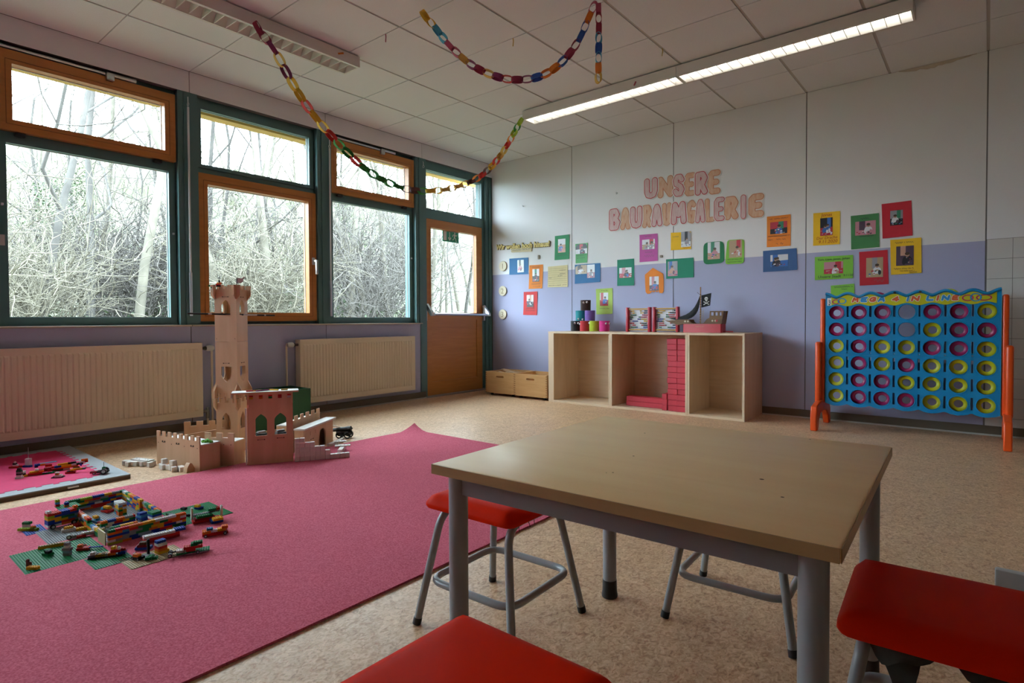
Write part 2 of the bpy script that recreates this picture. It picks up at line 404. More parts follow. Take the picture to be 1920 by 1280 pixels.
# ---- door bay with a fixed light above
w = sempty('window_6')
a, b = posts[0]+0.06, -0.09
MB().prism([(a,2.09),(b,2.09),(b,2.75),(a,2.75)], [[(a+0.045,2.205),(b-0.055,2.205),(b-0.055,2.655),(a+0.045,2.655)]], -0.16, -0.06, 'yz').build('outer_frame', M_GREEN, w)
pane(w, a+0.045, b-0.055, 2.205, 2.655)
struct(MB().box(-0.16, a, 0, -0.06, a+0.035, 2.10).box(-0.16, b-0.055, 0, -0.06, b, 2.10).build('trim_12', M_GREEN))
d = sempty('door_1', (0,0,0))
y0, y1 = a+0.035, b-0.055
MB().prism([(y0,0.012),(y1,0.012),(y1,2.085),(y0,2.085)], [[(y0+0.08,0.985),(y1-0.11,0.985),(y1-0.11,1.985),(y0+0.08,1.985)], [(y0+0.09,0.17),(y1-0.10,0.17),(y1-0.10,0.9),(y0+0.09,0.9)]], -0.12, -0.055, 'yz').build('door_leaf', M_ORANGE, d)
MB().box(-0.10, y0+0.088, 0.168, -0.068, y1-0.098, 0.902).build('door_panel', M_ORANGE, d, 0)
pane(d, y0+0.08, y1-0.11, 0.985, 1.985)
mb = MB(); lip(mb, y0+0.06, y1-0.09, 0.965, 2.005, -0.056, 0.02); mb.build('glazing_moulding', M_ORANGE, d)
pb = MB().tube([(0.06, y0+0.03, 0.965),(0.06, y1-0.03, 0.962)], 0.016, 12).build('panic_bar', M_SILVER, d)
for yy, s in ((y0-0.02, 1), (y1+0.015, -1)):
    MB().rbox((-0.04, yy, 0.99), (0.03, 0.03, 0.2), 0.006, 2).build('bar_mount', M_SILVER, pb)
    MB().prism([(-0.05,1.085),(-0.02,1.09),(0.07,0.985),(0.078,0.95),(0.05,0.945),(-0.03,1.03)], [], yy-0.016+0.012*s, yy+0.016+0.012*s, 'xz').build('bar_arm', M_SILVER, pb)
struct(MB().box(-0.2, posts[0]+0.03, -0.0, 0.03, -0.05, 0.012).build('trim_13', mat('threshold_metal', (0.30,0.29,0.28), 0.45, 0.6), smooth=0))
# exit sign stuck to the door glass
ex = tag(MB().box(-0.104, -0.80, 1.855, -0.100, -0.525, 1.992).build('exit_sign', mat('exit_sign_green', (0.02,0.32,0.20), 0.4), smooth=0), 'green escape route sign stuck to the door glass', 'sign')
M_SIGNW = mat('sign_white', (0.75,0.77,0.76), 0.5)
MB().box(-0.0995, -0.787, 1.87, -0.0985, -0.735, 1.978).build('door_symbol', M_SIGNW, ex, 0)
MB().box(-0.0995, -0.687, 1.90, -0.0985, -0.676, 1.975).prism([(-0.71,1.905),(-0.6815,1.868),(-0.653,1.905),(-0.664,1.913),(-0.6815,1.89),(-0.699,1.913)], [], -0.0995, -0.0985, 'yz').build('arrow_symbol', M_SIGNW, ex, 0)
def ribbon_yz(mb, pts, wd):
    for (p, q) in zip(pts, pts[1:]):
        dx, dz = q[0]-p[0], q[1]-p[1]; l = math.hypot(dx,dz) or 1; nx, nz = -dz/l*wd/2, dx/l*wd/2
        mb.prism([(p[0]+nx,p[1]+nz),(q[0]+nx,q[1]+nz),(q[0]-nx,q[1]-nz),(p[0]-nx,p[1]-nz)], [], -0.0995, -0.0985, 'yz')
mb = MB().lathe([(0.010,0.0),(0.010,0.001)], 12)
mb.v = [(-0.0985-p[2], -0.592+p[0], 1.968+p[1]) for p in mb.v]
ribbon_yz(mb, [(-0.592,1.955),(-0.600,1.915)], 0.018)
for pl in ([(-0.592,1.952),(-0.57,1.935),(-0.555,1.95)], [(-0.595,1.95),(-0.622,1.945),(-0.632,1.922)], [(-0.598,1.918),(-0.575,1.90),(-0.572,1.872),(-0.56,1.872)], [(-0.602,1.916),(-0.612,1.89),(-0.638,1.885)]): ribbon_yz(mb, pl, 0.009)
mb.build('running_figure_symbol', M_SIGNW, ex, 0)

# yellow timber under the eaves outside, dark metal downpipe edge
struct(MB().box(-0.62, YF, 2.766, -0.5, 0.3, 2.84).build('trim_14', wood('yellow_timber', (0.45,0.25,0.05), (0.55,0.32,0.07), 0.5, 2, (14,1,14)), smooth=0))
struct(MB().box(-0.75, YF-0.2, 2.84, -0.2, 0.5, 2.95).build('trim_15', M_WHITE, smooth=0))

# awning cranks that hang on two posts
for y, zt_, lab in ((posts[2]-0.02, 2.70, 'white awning crank rod on the post between the two left windows'), (posts[1]+0.03, 2.66, 'white awning crank rod on the post left of the third window')):
    r = thing('crank_rod', lab, 'crank rod', (0.02, y, 0.94))
    MB().tube([(0,0,0.05),(0,0,zt_-0.94-0.08)], 0.008, 10).build('rod', mat('crank_white', (0.6,0.6,0.6), 0.35), r)
    MB().tube([(0,0,0),(0,0,0.35)], 0.011, 10).build('grip', M_SILVER, r)
    MB().ring(0.013, 0.003, 16, 6, (0,0,zt_-0.94-0.06), 'y').tube([(0,0,zt_-0.94-0.05),(0,0,zt_-0.94)], 0.004, 6).build('hook', M_SILVER, r)
r = thing('crank_hook', 'small metal crank eyelet on the post left of the door', 'hook', (0.012, posts[0]+0.01, 2.68))
MB().ring(0.014, 0.003, 16, 6, (0,0,-0.03), 'y').tube([(-0.01,0,0.03),(0,0,0.02),(0,0,-0.015)], 0.004, 6).build('eyelet', M_SILVER, r)

# ---- radiators
def radiator(y0, y1, label, valve_y):
    t = thing('radiator', label, 'radiator', (0,0,0))
    x0, x1, z0, z1 = 0.055, 0.105, 0.125, 0.722
    prof = []; pitch = 0.0333; n = int((y1-y0-0.05)/pitch); off = (y1-y0-n*pitch)/2
    mb = MB(); mb.box(x0, y0, z0, x1-0.006, y1, z1)
    # pressed ribs, each a shallow raised pad with sloped ends
    for i in range(n):
        a = y0+off+i*pitch+0.001; b = a+pitch-0.004; zz0, zz1 = z0+0.05, z1-0.045
        mb.add([(x1-0.006,a,zz0),(x1-0.006,b,zz0),(x1-0.006,b,zz1),(x1-0.006,a,zz1),(x1,a+0.007,zz0+0.012),(x1,b-0.007,zz0+0.012),(x1,b-0.007,zz1-0.012),(x1,a+0.007,zz1-0.012)],
               [(4,5,6,7),(0,1,5,4),(1,2,6,5),(2,3,7,6),(3,0,4,7)])
    mb.build('panel', M_RAD, t, 0)
    MB().box(0.0, y0+0.15, 0.3, x0, y0+0.2, 0.6).box(0.0, y1-0.2, 0.3, x0, y1-0.15, 0.6).build('bracket', M_RAD, t, 0)
    MB().box(x0-0.02, y0+0.004, z1-0.02, x0, y1-0.004, z1).box(x0-0.045, y0+0.004, z0, x0, y0+0.02, z1).box(x0-0.045, y1-0.02, z0, x0, y1-0.004, z1).build('casing', M_RAD, t, 0)
    s = 1 if valve_y > (y0+y1)/2 else -1
    e = y1 if s > 0 else y0
    MB().cyl((0.06,e,0.675),(0.06,e+s*0.03,0.675),0.012).cyl((0.06,e+s*0.03,0.675),(0.06,e+s*0.045,0.675),0.016).build('valve_body', mat('valve_brass', (0.10,0.09,0.08), 0.4, 0.8), t)
    MB().lathe([(0.018,0),(0.024,0.01),(0.024,0.045),(0.016,0.06)], 14).xf(Matrix.Translation((0.06,e+s*0.045,0.675)) @ Matrix.Rotation(-s*PI/2, 4, 'X')).build('thermostat_head', mat('valve_white', (0.66,0.66,0.64), 0.4), t)
    MB().tube([(0.035,e+s*0.09,0.69),(0.035,e+s*0.10,0.66),(0.035,e+s*0.10,0.0)], 0.009, 10).build('pipe', M_RAD, t)
    MB().cyl((0.06,e,0.16),(0.06,e+s*0.05,0.16),0.014).cyl((0.06,e+s*0.05,0.10),(0.06,e+s*0.05,0.19),0.013).build('return_valve', mat('valve_grey', (0.28,0.27,0.25), 0.4, 0.7), t)
    MB().tube([(0.06,e+s*0.05,0.11),(0.06,e+s*0.05,0.0)], 0.008, 8).build('return_pipe', M_RAD, t)
radiator(-5.35, -3.685, 'long cream ribbed radiator under the far left window', -3.6)
radiator(-2.82, -1.425, 'shorter cream ribbed radiator next to the orange door', -2.9)
# ------------------------------------------------------------------ ceiling lamps
M_LAMP = mat('lamp_enamel', (0.68,0.66,0.64), 0.4)
M_LOUV = mat('louvre_white', (0.74,0.74,0.70), 0.3)
M_LOUVM = mat('louvre_reflector', (0.72,0.71,0.68), 0.35)
def lamp(label, loc, rz, length, on, group=None):
    """Louvred strip light, long in its local x from 0 to length, 0.2 wide, hung under the ceiling."""
    t = thing('ceiling_lamp', label, 'lamp', loc, rz)
    w, h = 0.2, 0.08
    MB().box(0, -w/2, h-0.006, length, w/2, h).box(0, -w/2, 0, length, -w/2+0.022, h-0.006).box(0, w/2-0.022, 0, length, w/2, h-0.006).box(0, -w/2+0.022, 0, 0.012, w/2-0.022, h-0.006).box(length-0.012, -w/2+0.022, 0, length, w/2-0.022, h-0.006).build('housing', M_LAMP, t, 0)
    mb = MB(); mb.add([(0.012,-w/2+0.024,0.002),(length-0.012,-w/2+0.024,0.002),(length-0.012,-0.04,0.07),(0.012,-0.04,0.07)], [(0,1,2,3)]); mb.add([(0.012,w/2-0.024,0.002),(length-0.012,w/2-0.024,0.002),(length-0.012,0.04,0.07),(0.012,0.04,0.07)], [(0,1,2,3)])
    mb.build('reflector', M_LOUVM if on else M_LOUV, t, 0)
    MB().cyl((0.03,0,0.0615),(length-0.03,0,0.0615),0.0105,n=12).build('tube', emit('lit_tube', (1.0,0.95,0.87), LAMP_STRENGTH) if on else mat('unlit_tube', (0.7,0.7,0.68), 0.3), t)
    n = int(round(length/0.077)); bl = MB().prism([(-w/2+0.024,0.002),(w/2-0.024,0.002),(0.045,0.05),(-0.045,0.05)], [], -0.0022, 0.0022, 'yz').mesh('louvre_blade', M_LOUV, 0)
    for i in range(1, n): link('louvre_blade', bl, t, (length*i/n, 0, 0))
    MB().cyl((0.3,0,h),(0.3,0,H-loc[2]),0.02).cyl((length-0.3,0,h),(length-0.3,0,H-loc[2]),0.02).build('ceiling_mount', M_LAMP, t)
    return t
LZ = H-0.09
lamp('lit louvred strip light above the shelves, nearer the windows', (1.53, -1.2, LZ), 0, 1.545, True)
lamp('lit louvred strip light at the upper right, farther from the windows', (3.078, -1.2, LZ), 0, 1.545, True)
lamp('unlit louvred strip light at the upper left, hung along the window wall', (1.19, -3.0, LZ), -PI/2, 1.545, False)
lamp('unlit louvred strip light continuing the left lamp row behind the viewer', (1.19, -4.55, LZ), -PI/2, 1.545, False)

# ------------------------------------------------------------------ paper chains
PAPER = {}
def paper(c, nm):
    return mat('paper_'+nm, c, 0.75, var=0.06, scale=40)
PC = {'yellow':(0.68,0.42,0.03),'gold':(0.62,0.38,0.08),'orange':(0.72,0.20,0.02),'red':(0.55,0.025,0.02),'maroon':(0.28,0.02,0.06),'purple':(0.22,0.03,0.12),'green':(0.02,0.22,0.03),'lime':(0.35,0.50,0.03),'blue':(0.02,0.10,0.42),'sky':(0.08,0.38,0.60),'brown':(0.10,0.03,0.025),'pink':(0.45,0.08,0.16)}
def link_mesh(c, L, wd, th=0.0012):
    """One paper loop, oval, long in x, the strip as wide as wd in z."""
    mb = MB(); n = 20; vs = []; fs = []
    for i in range(n):
        t = 2*PI*i/n; ct, st = math.cos(t), math.sin(t)
        X_, Y_ = L/2*ct*(abs(ct)**-0.25 if abs(ct) > 0.05 else 1)*0.98, L*0.27*st
        X_ = max(-L/2, min(L/2, X_))
        for z in (-wd/2, wd/2): vs += [(X_, Y_, z), (X_*(1-2*th/L*2), Y_*(1-2*th/(L*0.27)), z)]
    for i in range(n):
        a, b = 4*i, 4*((i+1) % n)
        fs += [(a,b,b+2,a+2), (a+1,a+3,b+3,b+1), (a,a+1,b+1,b), (a+2,b+2,b+3,a+3)]
    mb.add(vs, fs); return mb.mesh('paper_link', paper(PC[c], c), 60)
LM = {}
def chain(label, pts, L, wd, cols, seed):
    t = thing('paper_chain', label, 'garland', pts[0])
    P = [Vector(p) for p in pts]; cum = [0]
    for p, q in zip(P, P[1:]): cum.append(cum[-1] + (q-p).length)
    step = L*0.80; n = int(cum[-1]/step); step = cum[-1]/n
    def at(s):
        s = max(0, min(cum[-1], s)); i = max(j for j in range(len(cum)) if cum[j] <= s+1e-9); i = min(i, len(P)-2)
        return P[i].lerp(P[i+1], (s-cum[i])/(cum[i+1]-cum[i]))
    rng = random.Random(seed)
    for i in range(n):
        s = (i+0.5)*step; c = at(s); d = (at(s+step/2)-at(s-step/2)).normalized()
        col = cols[i % len(cols)] if isinstance(cols, list) else cols(i/n, rng)
        k = (col, L, wd)
        if k not in LM: LM[k] = link_mesh(col, L, wd)
        q = d.to_track_quat('X', 'Z'); tw = (PI/2 if i % 2 else 0) + rng.uniform(-0.35, 0.35)
        o = link('paper_link', LM[k], t); o.matrix_basis = Matrix.Translation(c-P[0]) @ q.to_matrix().to_4x4() @ Matrix.Rotation(tw, 4, 'X')
    return t
def smooth_path(pts, k=4):
    P = [Vector(p) for p in pts]; out = []
    for i in range(len(P)-1):
        p0 = P[max(0,i-1)]; p1 = P[i]; p2 = P[i+1]; p3 = P[min(len(P)-1,i+2)]
        for j in range(k):
            t = j/k; out.append(0.5*((2*p1)+(p2-p0)*t+(2*p0-5*p1+4*p2-p3)*t*t+(3*p1-p0-3*p2+p3)*t**3))
    out.append(P[-1]); return out
g1 = [(1.292,-3.815,2.845),(1.31,-3.80,2.792),(1.387,-3.74,2.661),(1.394,-3.634,2.503),(1.402,-3.522,2.363),(1.411,-3.385,2.236),(1.423,-3.22,2.111),(1.435,-3.043,2.009),(1.448,-2.855,1.95),(1.462,-2.654,1.929),(1.477,-2.438,1.955),(1.492,-2.208,2.018),(1.51,-1.96,2.128),(1.523,-1.762,2.273),(1.53,-1.587,2.457),(1.535,-1.442,2.652),(1.537,-1.322,2.82)]
def c1(t, r):
    if t < 0.10: return r.choice(['gold','maroon','lime','purple'])
    if t < 0.3: return r.choice(['green','yellow','gold','orange','red','yellow'])
    if t < 0.38: return r.choice(['green','green','red'])
    if t < 0.52: return r.choice(['brown','brown','maroon','green'])
    if t < 0.62: return r.choice(['yellow','gold','yellow'])
    if t < 0.72: return r.choice(['orange','brown','gold'])
    return r.choice(['orange','brown','yellow','green','red','gold','lime'])
chain('long paper chain sagging across the windows from lamp to lamp', smooth_path(g1), 0.098, 0.03, c1, 3)
g2 = [(2.188,-3.172,2.872),(2.19,-3.171,2.86),(2.226,-3.146,2.809),(2.272,-3.114,2.739),(2.322,-3.079,2.662),(2.378,-3.04,2.591),(2.448,-2.991,2.52),(2.533,-2.933,2.463),(2.63,-2.865,2.424),(2.728,-2.797,2.417),(2.811,-2.739,2.436),(2.894,-2.681,2.492),(2.962,-2.634,2.575),(3.012,-2.599,2.666),(3.05,-2.573,2.769),(3.077,-2.554,2.845),(3.09,-2.545,2.872)]
def c2(t, r):
    if t < 0.08: return 'yellow'
    if t < 0.13: return r.choice(['sky','blue'])
    if t < 0.26: return r.choice(['gold','pink','yellow','orange'])
    if t < 0.56: return r.choice(['red','maroon','pink','purple','maroon','orange','gold'])
    if t < 0.7: return r.choice(['orange','gold','blue','orange','pink'])
    return r.choice(['blue','blue','sky','pink','orange','maroon','gold'])
chain('short thick paper chain swagged below the ceiling tiles', smooth_path(g2), 0.078, 0.032, c2, 8)
chain('straight paper chain tail dangling from the ceiling beside the swag', [(3.105,-2.535,2.868),(3.107,-2.534,2.7),(3.104,-2.536,2.38)], 0.07, 0.032, ['pink','maroon','maroon','sky','blue','sky','orange','gold','sky','gold','pink','blue','purple','gold'], 9)
for (x_, y_, c, lab) in ((1.708,-3.086,'maroon','thin dark red paper strip hanging from the ceiling near the left lamp'),(2.357,-2.461,'gold','thin yellow paper strip hanging from the ceiling below the short chain'),(3.111,-1.625,'gold','thin yellow paper strip hanging from the ceiling by the lit lamps')):
    tag(MB().tube([(0,0,0),(0.003,0,-0.02),(-0.002,0.001,-0.055)], 0.0035, 6).build('paper_strip', paper(PC[c], c), loc=(x_,y_,H)), lab, 'paper strip')
tag(MB().boxc((0,0,0),(0.002,0.05,0.012), rx=0.4).build('paper_strip', paper(PC['orange'],'orange'), loc=(1.293,-3.17,2.87)), 'torn orange paper scrap taped to the side of the left lamp', 'paper strip')
tag(MB().boxc((0,0,0),(0.012,0.002,0.035), ry=0.5).build('paper_strip', paper(PC['maroon'],'maroon'), loc=(2.72,-1.303,2.855)), 'torn red paper scrap taped to the side of the lit lamp', 'paper strip')

# ------------------------------------------------------------------ things on the back wall
def text_mesh(s, size, matl, extrude=0.0008, offset=0.0, shear=0.0, align='LEFT', space=1.0):
    cu = bpy.data.curves.new('t', 'FONT'); cu.body = s; cu.size = size; cu.extrude = extrude; cu.offset = offset; cu.shear = shear; cu.align_x = align; cu.space_character = space
    cu.resolution_u = 3
    o = bpy.data.objects.new('t', cu); COL.objects.link(o)
    dg = bpy.context.evaluated_depsgraph_get(); me = bpy.data.meshes.new_from_object(o.evaluated_get(dg))
    bpy.data.objects.remove(o); bpy.data.curves.remove(cu)
    me.materials.clear(); me.materials.append(matl); return me
def wall_text(name, s, x, z, size, matl, parent, y=-0.012, rot=0.0, **k):
    o = link(name, text_mesh(s, size, matl, **k), parent); o.rotation_euler = (PI/2, -rot, 0); o.location = (x, y, z); return o
def pmat(c): return mat('print_%02x%02x%02x' % tuple(int(255*min(1,v)) for v in c), c, 0.35)
def photo_mesh(w, h, cols, seed):
    """A printed snapshot: a room backdrop, a floor, a figure or two and scattered toys, all flat print."""
    R = random.Random(int(seed*1000)); V_ = []; F_ = []; I_ = []; lay = [0]
    ms = []
    def idx(c):
        if c not in ms: ms.append(c)
        return ms.index(c)
    def poly(pts, c):
        lay[0] += 1; y = -0.00003*lay[0]; o = len(V_)
        V_.extend((min(max(a,0),w), y, min(max(b,0),h)) for a, b in pts); F_.append(tuple(range(o, o+len(pts)))); I_.append(idx(c))
    def ell(cx, cz, a, b, c, n=10): poly([(cx+a*math.cos(2*PI*k/n), cz+b*math.sin(2*PI*k/n)) for k in range(n)], c)
    hz_ = h*R.uniform(0.35,0.6)
    poly([(0,0),(w,0),(w,h),(0,h)], cols[0]); poly([(0,0),(w,0),(w,hz_+h*R.uniform(-.08,.08)),(0,hz_)], cols[1])
    x_ = w*R.uniform(0.1,0.6); poly([(x_,hz_),(x_+w*0.3,hz_),(x_+w*0.3,h),(x_,h)], cols[3])
    for k in range(R.choice((1,1,2))):
        cx = w*(R.uniform(0.35,0.65) if k == 0 else R.uniform(0.15,0.85)); cz = h*R.uniform(0.42,0.55); q = min(w,h)*R.uniform(0.16,0.22)
        ell(cx, cz-q*0.9, q*1.3, q*1.3, cols[2]); ell(cx-q*0.9, cz-q*1.6, q*0.5, q*0.9, cols[2]); ell(cx+q*0.8, cz-q*1.7, q*0.5, q*0.9, cols[4]); ell(cx, cz+q*0.75, q*0.62, q*0.75, (0.42,0.24,0.17)); ell(cx, cz+q*1.05, q*0.66, q*0.5, (0.06,0.035,0.02))
    for k in range(11):
        a = w*R.random()*0.9; b = hz_*0.75*R.random(); q = min(w,h)*R.uniform(0.03,0.10)
        poly([(a,b),(a+q*1.6,b+q*0.3),(a+q*1.4,b+q*1.2),(a-q*0.2,b+q)], R.choice(list(cols)+[(0.45,0.03,0.05),(0.6,0.6,0.6),(0.05,0.15,0.4)]))
    me = bpy.data.meshes.new('photo'); me.from_pydata([(0,0.001,0),(w,0.001,0),(w,0.001,h),(0,0.001,h)]+V_, [], [(0,1,2,3)]+[tuple(q+4 for q in f) for f in F_])
    for c in ms: me.materials.append(pmat(c))
    for p, k in zip(me.polygons, [0]+I_): p.material_index = k
    return me
W_ = (0.65,0.66,0.70); K_ = (0.015,0.015,0.02); R_ = (0.45,0.03,0.05); PK = (0.50,0.22,0.27); SK = (0.5,0.28,0.2); B_ = (0.04,0.14,0.45); GR = (0.03,0.22,0.12); TN = (0.42,0.30,0.18); GY = (0.28,0.28,0.32); DK = (0.08,0.05,0.08)
INK = mat('ink_dark', (0.03,0.02,0.05), 0.7)
INKR = mat('ink_red', (0.38,0.05,0.01), 0.7)
INKG = mat('ink_pale', (0.10,0.10,0.10), 0.7)
def bil(c, u, v):
    """u across from left, v down from top."""
    tl, tr, br, bl = c
    return ((tl[0]*(1-u)+tr[0]*u)*(1-v)+(bl[0]*(1-u)+br[0]*u)*v, (tl[1]*(1-u)+tr[1]*u)*(1-v)+(bl[1]*(1-u)+br[1]*u)*v)
def scribble(par, x0, x1, z, h, ink, seed, y):
    r = random.Random(seed); mb = MB(); n = max(4, int((x1-x0)/(h*0.42))); px_, pz_ = x0, z; wd = 0.0022
    for i in range(1, n+1):
        qx = x0+(x1-x0)*i/n; qz = z + (h*0.5 if i % 2 else -h*0.45)*r.uniform(0.4,1.0)
        if r.random() > 0.13:
            dx, dz = qx-px_, qz-pz_; l = math.hypot(dx,dz); nx, nz = -dz/l*wd/2, dx/l*wd/2
            mb.add([(px_+nx,y,pz_+nz),(qx+nx,y,qz+nz),(qx-nx,y,qz-nz),(px_-nx,y,pz_-nz)], [(0,1,2,3)])
        px_, pz_ = qx, qz
    mb.build('handwriting', ink, par, 0)
YC = {'green':(0.035,0.26,0.11),'mint':(0.13,0.42,0.18),'blue':(0.035,0.16,0.36),'teal':(0.01,0.22,0.13),'orange':(0.75,0.22,0.02),'cream':(0.68,0.58,0.32),'red':(0.60,0.035,0.035),'lime':(0.42,0.58,0.12),'magenta':(0.48,0.09,0.34),'yellow':(0.80,0.48,0.01),'deepred':(0.50,0.012,0.028),'grass':(0.20,0.50,0.05),'dgreen':(0.012,0.18,0.07),'navy':(0.035,0.10,0.26),'forest':(0.05,0.21,0.07)}
pn = [0]
def poster(name, col, corners, label, photos=(), lines=(), texts=(), outline=None, cat='poster', curl=0.006):
    pn[0] += 1; sd = pn[0]; rg = random.Random(sd)
    m = mat('card_'+col, YC[col], 0.7, var=0.04, scale=15)
    t = thing(name, label, cat, (corners[3][0], 0, corners[3][1]) if outline is None else (outline[0][0], 0, outline[0][1]))
    ox, oz = t.location.x, t.location.z
    if outline is None:
        nu, nv = 6, 8; vs = []; fs = []; cs = [rg.uniform(0.2,1)*curl for _ in range(4)]
        for j in range(nv+1):
            for i in range(nu+1):
                u, v = i/nu, j/nv; x_, z_ = bil(corners, u, v)
                d = cs[0]*(1-u)**3*(1-v)**3 + cs[1]*u**3*(1-v)**3 + cs[2]*u**3*v**3 + cs[3]*(1-u)**3*v**3
                vs.append((x_-ox, -0.003-d, z_-oz))
        K = len(vs); vs += [(a, b+0.0012, c) for a, b, c in vs]
        w1 = nu+1
        for j in range(nv):
            for i in range(nu):
                a = j*w1+i; fs += [(a,a+1,a+w1+1,a+w1), (K+a,K+a+w1,K+a+w1+1,K+a+1)]
        rim = [i for i in range(nu+1)] + [j*w1+nu for j in range(1,nv+1)] + [nv*w1+i for i in range(nu-1,-1,-1)] + [j*w1 for j in range(nv-1,0,-1)]
        for p, q in zip(rim, rim[1:]+rim[:1]): fs.append((p, q, K+q, K+p))
        MB().add(vs, fs).build('card', m, t, 60)
    else:
        MB().prism([(a-ox, b-oz) for a, b in outline], [], -0.005, -0.003).build('card', m, t, 0)
    for k, (a, b, pal, sc) in enumerate(photos):
        (x0, z1), (x1, z0) = a, b
        o = link('photo', photo_mesh(x1-x0, z1-z0, pal, sd+k*0.37), t)
        o.location = (x0-ox, -0.0062, z0-oz)
    for k, (u0, u1, v, h, ink) in enumerate(lines):
        x0, z0 = bil(corners, u0, v); x1, _ = bil(corners, u1, v)
        scribble(t, x0-ox, x1-ox, z0-oz, h, ink, sd*10+k, -0.0070)
    for (s, u, v, size, ink) in texts:
        x0, z0 = bil(corners, u, v)
        wall_text('handwriting', s, x0-ox, z0-oz, size, ink, t, y=-0.0068, shear=0.15, extrude=0.0003)
    return t
PO = poster
PO('poster','green',[(0.997,1.896),(1.205,1.896),(1.202,1.609),(0.991,1.609)],'green card with a tall photo, highest on the wall left of the first joint',[((1.044,1.853),(1.149,1.693),[W_,SK,B_,W_,PK],6)],[(0.15,0.85,0.82,0.012,INKG)])
PO('poster','mint',[(1.289,1.776),(1.455,1.775),(1.445,1.552),(1.289,1.551)],'small pale green card whose upper half is a dark photo',[((1.293,1.768),(1.447,1.657),[K_,W_,DK,R_,K_],6)],[(0.1,0.75,0.62,0.014,INKG),(0.1,0.8,0.74,0.012,INKG)])
PO('poster','blue',[(0.29,1.677),(0.596,1.67),(0.59,1.464),(0.289,1.472)],'steel blue landscape card beside the disc numbered one',[((0.422,1.648),(0.525,1.493),[W_,W_,PK,K_,DK],6)])
PO('poster','orange',[(0.611,1.572),(0.821,1.569),(0.807,1.28),(0.598,1.28)],'orange portrait card between the blue card and the cream note',[((0.659,1.52),(0.763,1.365),[W_,K_,K_,GR,R_],6)],[(0.2,0.8,0.10,0.012,INKG),(0.2,0.9,0.80,0.014,INKG),(0.3,0.9,0.91,0.014,INKG)])
PO('note','cream',[(0.895,1.537),(1.178,1.541),(1.18,1.283),(0.89,1.289)],'cream ruled note sheet with a few handwritten lines',(),[(0.6,0.9,0.22,0.008,INK),(0.6,0.9,0.38,0.008,INK),(0.5,0.75,0.48,0.008,INK),(0.05,0.2,0.56,0.008,INK),(0.05,0.95,0.92,0.009,INK)]+[(0.03,0.97,0.12+0.1*k,0.0008,INKG) for k in range(8)],cat='note')
PO('poster','blue',[(1.281,1.535),(1.622,1.534),(1.62,1.321),(1.277,1.314)],'blue landscape card with two photos, right of the first joint',[((1.289,1.526),(1.443,1.424),[TN,TN,W_,K_,TN],7),((1.447,1.524),(1.548,1.373),[W_,PK,GY,W_,W_],9)])
PO('poster','teal',[(1.835,1.554),(2.04,1.555),(2.04,1.264),(1.834,1.268)],'teal green portrait card with a wide photo of red and white',[((1.861,1.463),(2.011,1.353),[W_,R_,K_,PK,B_],7)])
PO('poster','red',[(0.52,1.245),(0.734,1.245),(0.726,0.953),(0.512,0.96)],'bright red portrait card below the orange one',[((0.569,1.205),(0.674,1.055),[W_,K_,DK,SK,W_],6)],[(0.15,0.85,0.72,0.010,INKG),(0.15,0.85,0.82,0.010,INKG)])
PO('poster','lime',[(1.563,1.243),(1.776,1.247),(1.776,0.96),(1.57,0.954)],'pale lime portrait card above the felt cups',[((1.615,1.198),(1.722,1.051),[W_,R_,B_,R_,DK],5)],[(0.3,0.7,0.08,0.010,INKG),(0.2,0.8,0.78,0.010,INKG)])
PO('poster','magenta',[(2.105,1.803),(2.313,1.799),(2.315,1.512),(2.105,1.511)],'magenta pink portrait card below the big lettering',[((2.136,1.746),(2.282,1.641),[W_,TN,GY,R_,W_],6)],[(0.3,0.7,0.08,0.012,INKG),(0.3,0.7,0.66,0.014,INKG),(0.25,0.8,0.80,0.03,INKG)])
PO('poster','yellow',[(2.46,1.791),(2.673,1.782),(2.677,1.606),(2.46,1.61)],'small yellow landscape card with a grey photo on its right half',[((2.571,1.788),(2.674,1.632),[GY,W_,GY,K_,GY],4)],[(0.1,0.4,0.25,0.010,INKG),(0.6,0.95,0.92,0.016,INKR)])
PO('poster','teal',[(2.407,1.52),(2.703,1.518),(2.704,1.319),(2.409,1.318)],'wide green card with one photo at its left end, across the second joint',[((2.427,1.495),(2.533,1.343),[GY,PK,SK,B_,DK],7)])
PO('poster','orange',[(2.167,1.441),(2.38,1.441),(2.38,1.17),(2.167,1.17)],'orange house shaped cut-out with a pointed top and notched foot',[((2.221,1.349),(2.327,1.199),[W_,DK,B_,PK,R_],7)],(),(),outline=[(2.167,1.373),(2.259,1.441),(2.375,1.373),(2.382,1.30),(2.38,1.187),(2.365,1.170),(2.338,1.172),(2.322,1.195),(2.305,1.182),(2.29,1.198),(2.268,1.182),(2.255,1.195),(2.224,1.169),(2.195,1.168),(2.176,1.19),(2.17,1.28)])
def rounded(c, r, n=5):
    out = []; tl, tr, br, bl = [Vector(p) for p in c]; L = [bl, br, tr, tl]
    for i in range(4):
        p = L[i]; a = (L[i-1]-p).normalized(); b = (L[(i+1)%4]-p).normalized()
        for k in range(n+1):
            t = k/n; q = p + a*r*(1-t)**2 + b*r*t**2; out.append((q.x, q.y))
    return out
c14 = [(2.804,1.658),(3.005,1.66),(3.013,1.445),(2.803,1.439)]
PO('poster','dgreen',c14,'dark green card with rounded corners and a tall photo',[((2.847,1.655),(2.967,1.487),[W_,SK,PK,GR,TN],6)],outline=rounded(c14,0.05))
c15 = [(3.038,1.664),(3.199,1.659),(3.196,1.427),(3.019,1.429)]
PO('poster','grass',c15,'light green wavy edged card right beside the dark green rounded one',[((3.057,1.656),(3.18,1.488),[TN,TN,SK,R_,W_],6)],[(0.1,0.9,0.82,0.014,INK),(0.1,0.9,0.92,0.014,INK)],outline=rounded(c15,0.03))
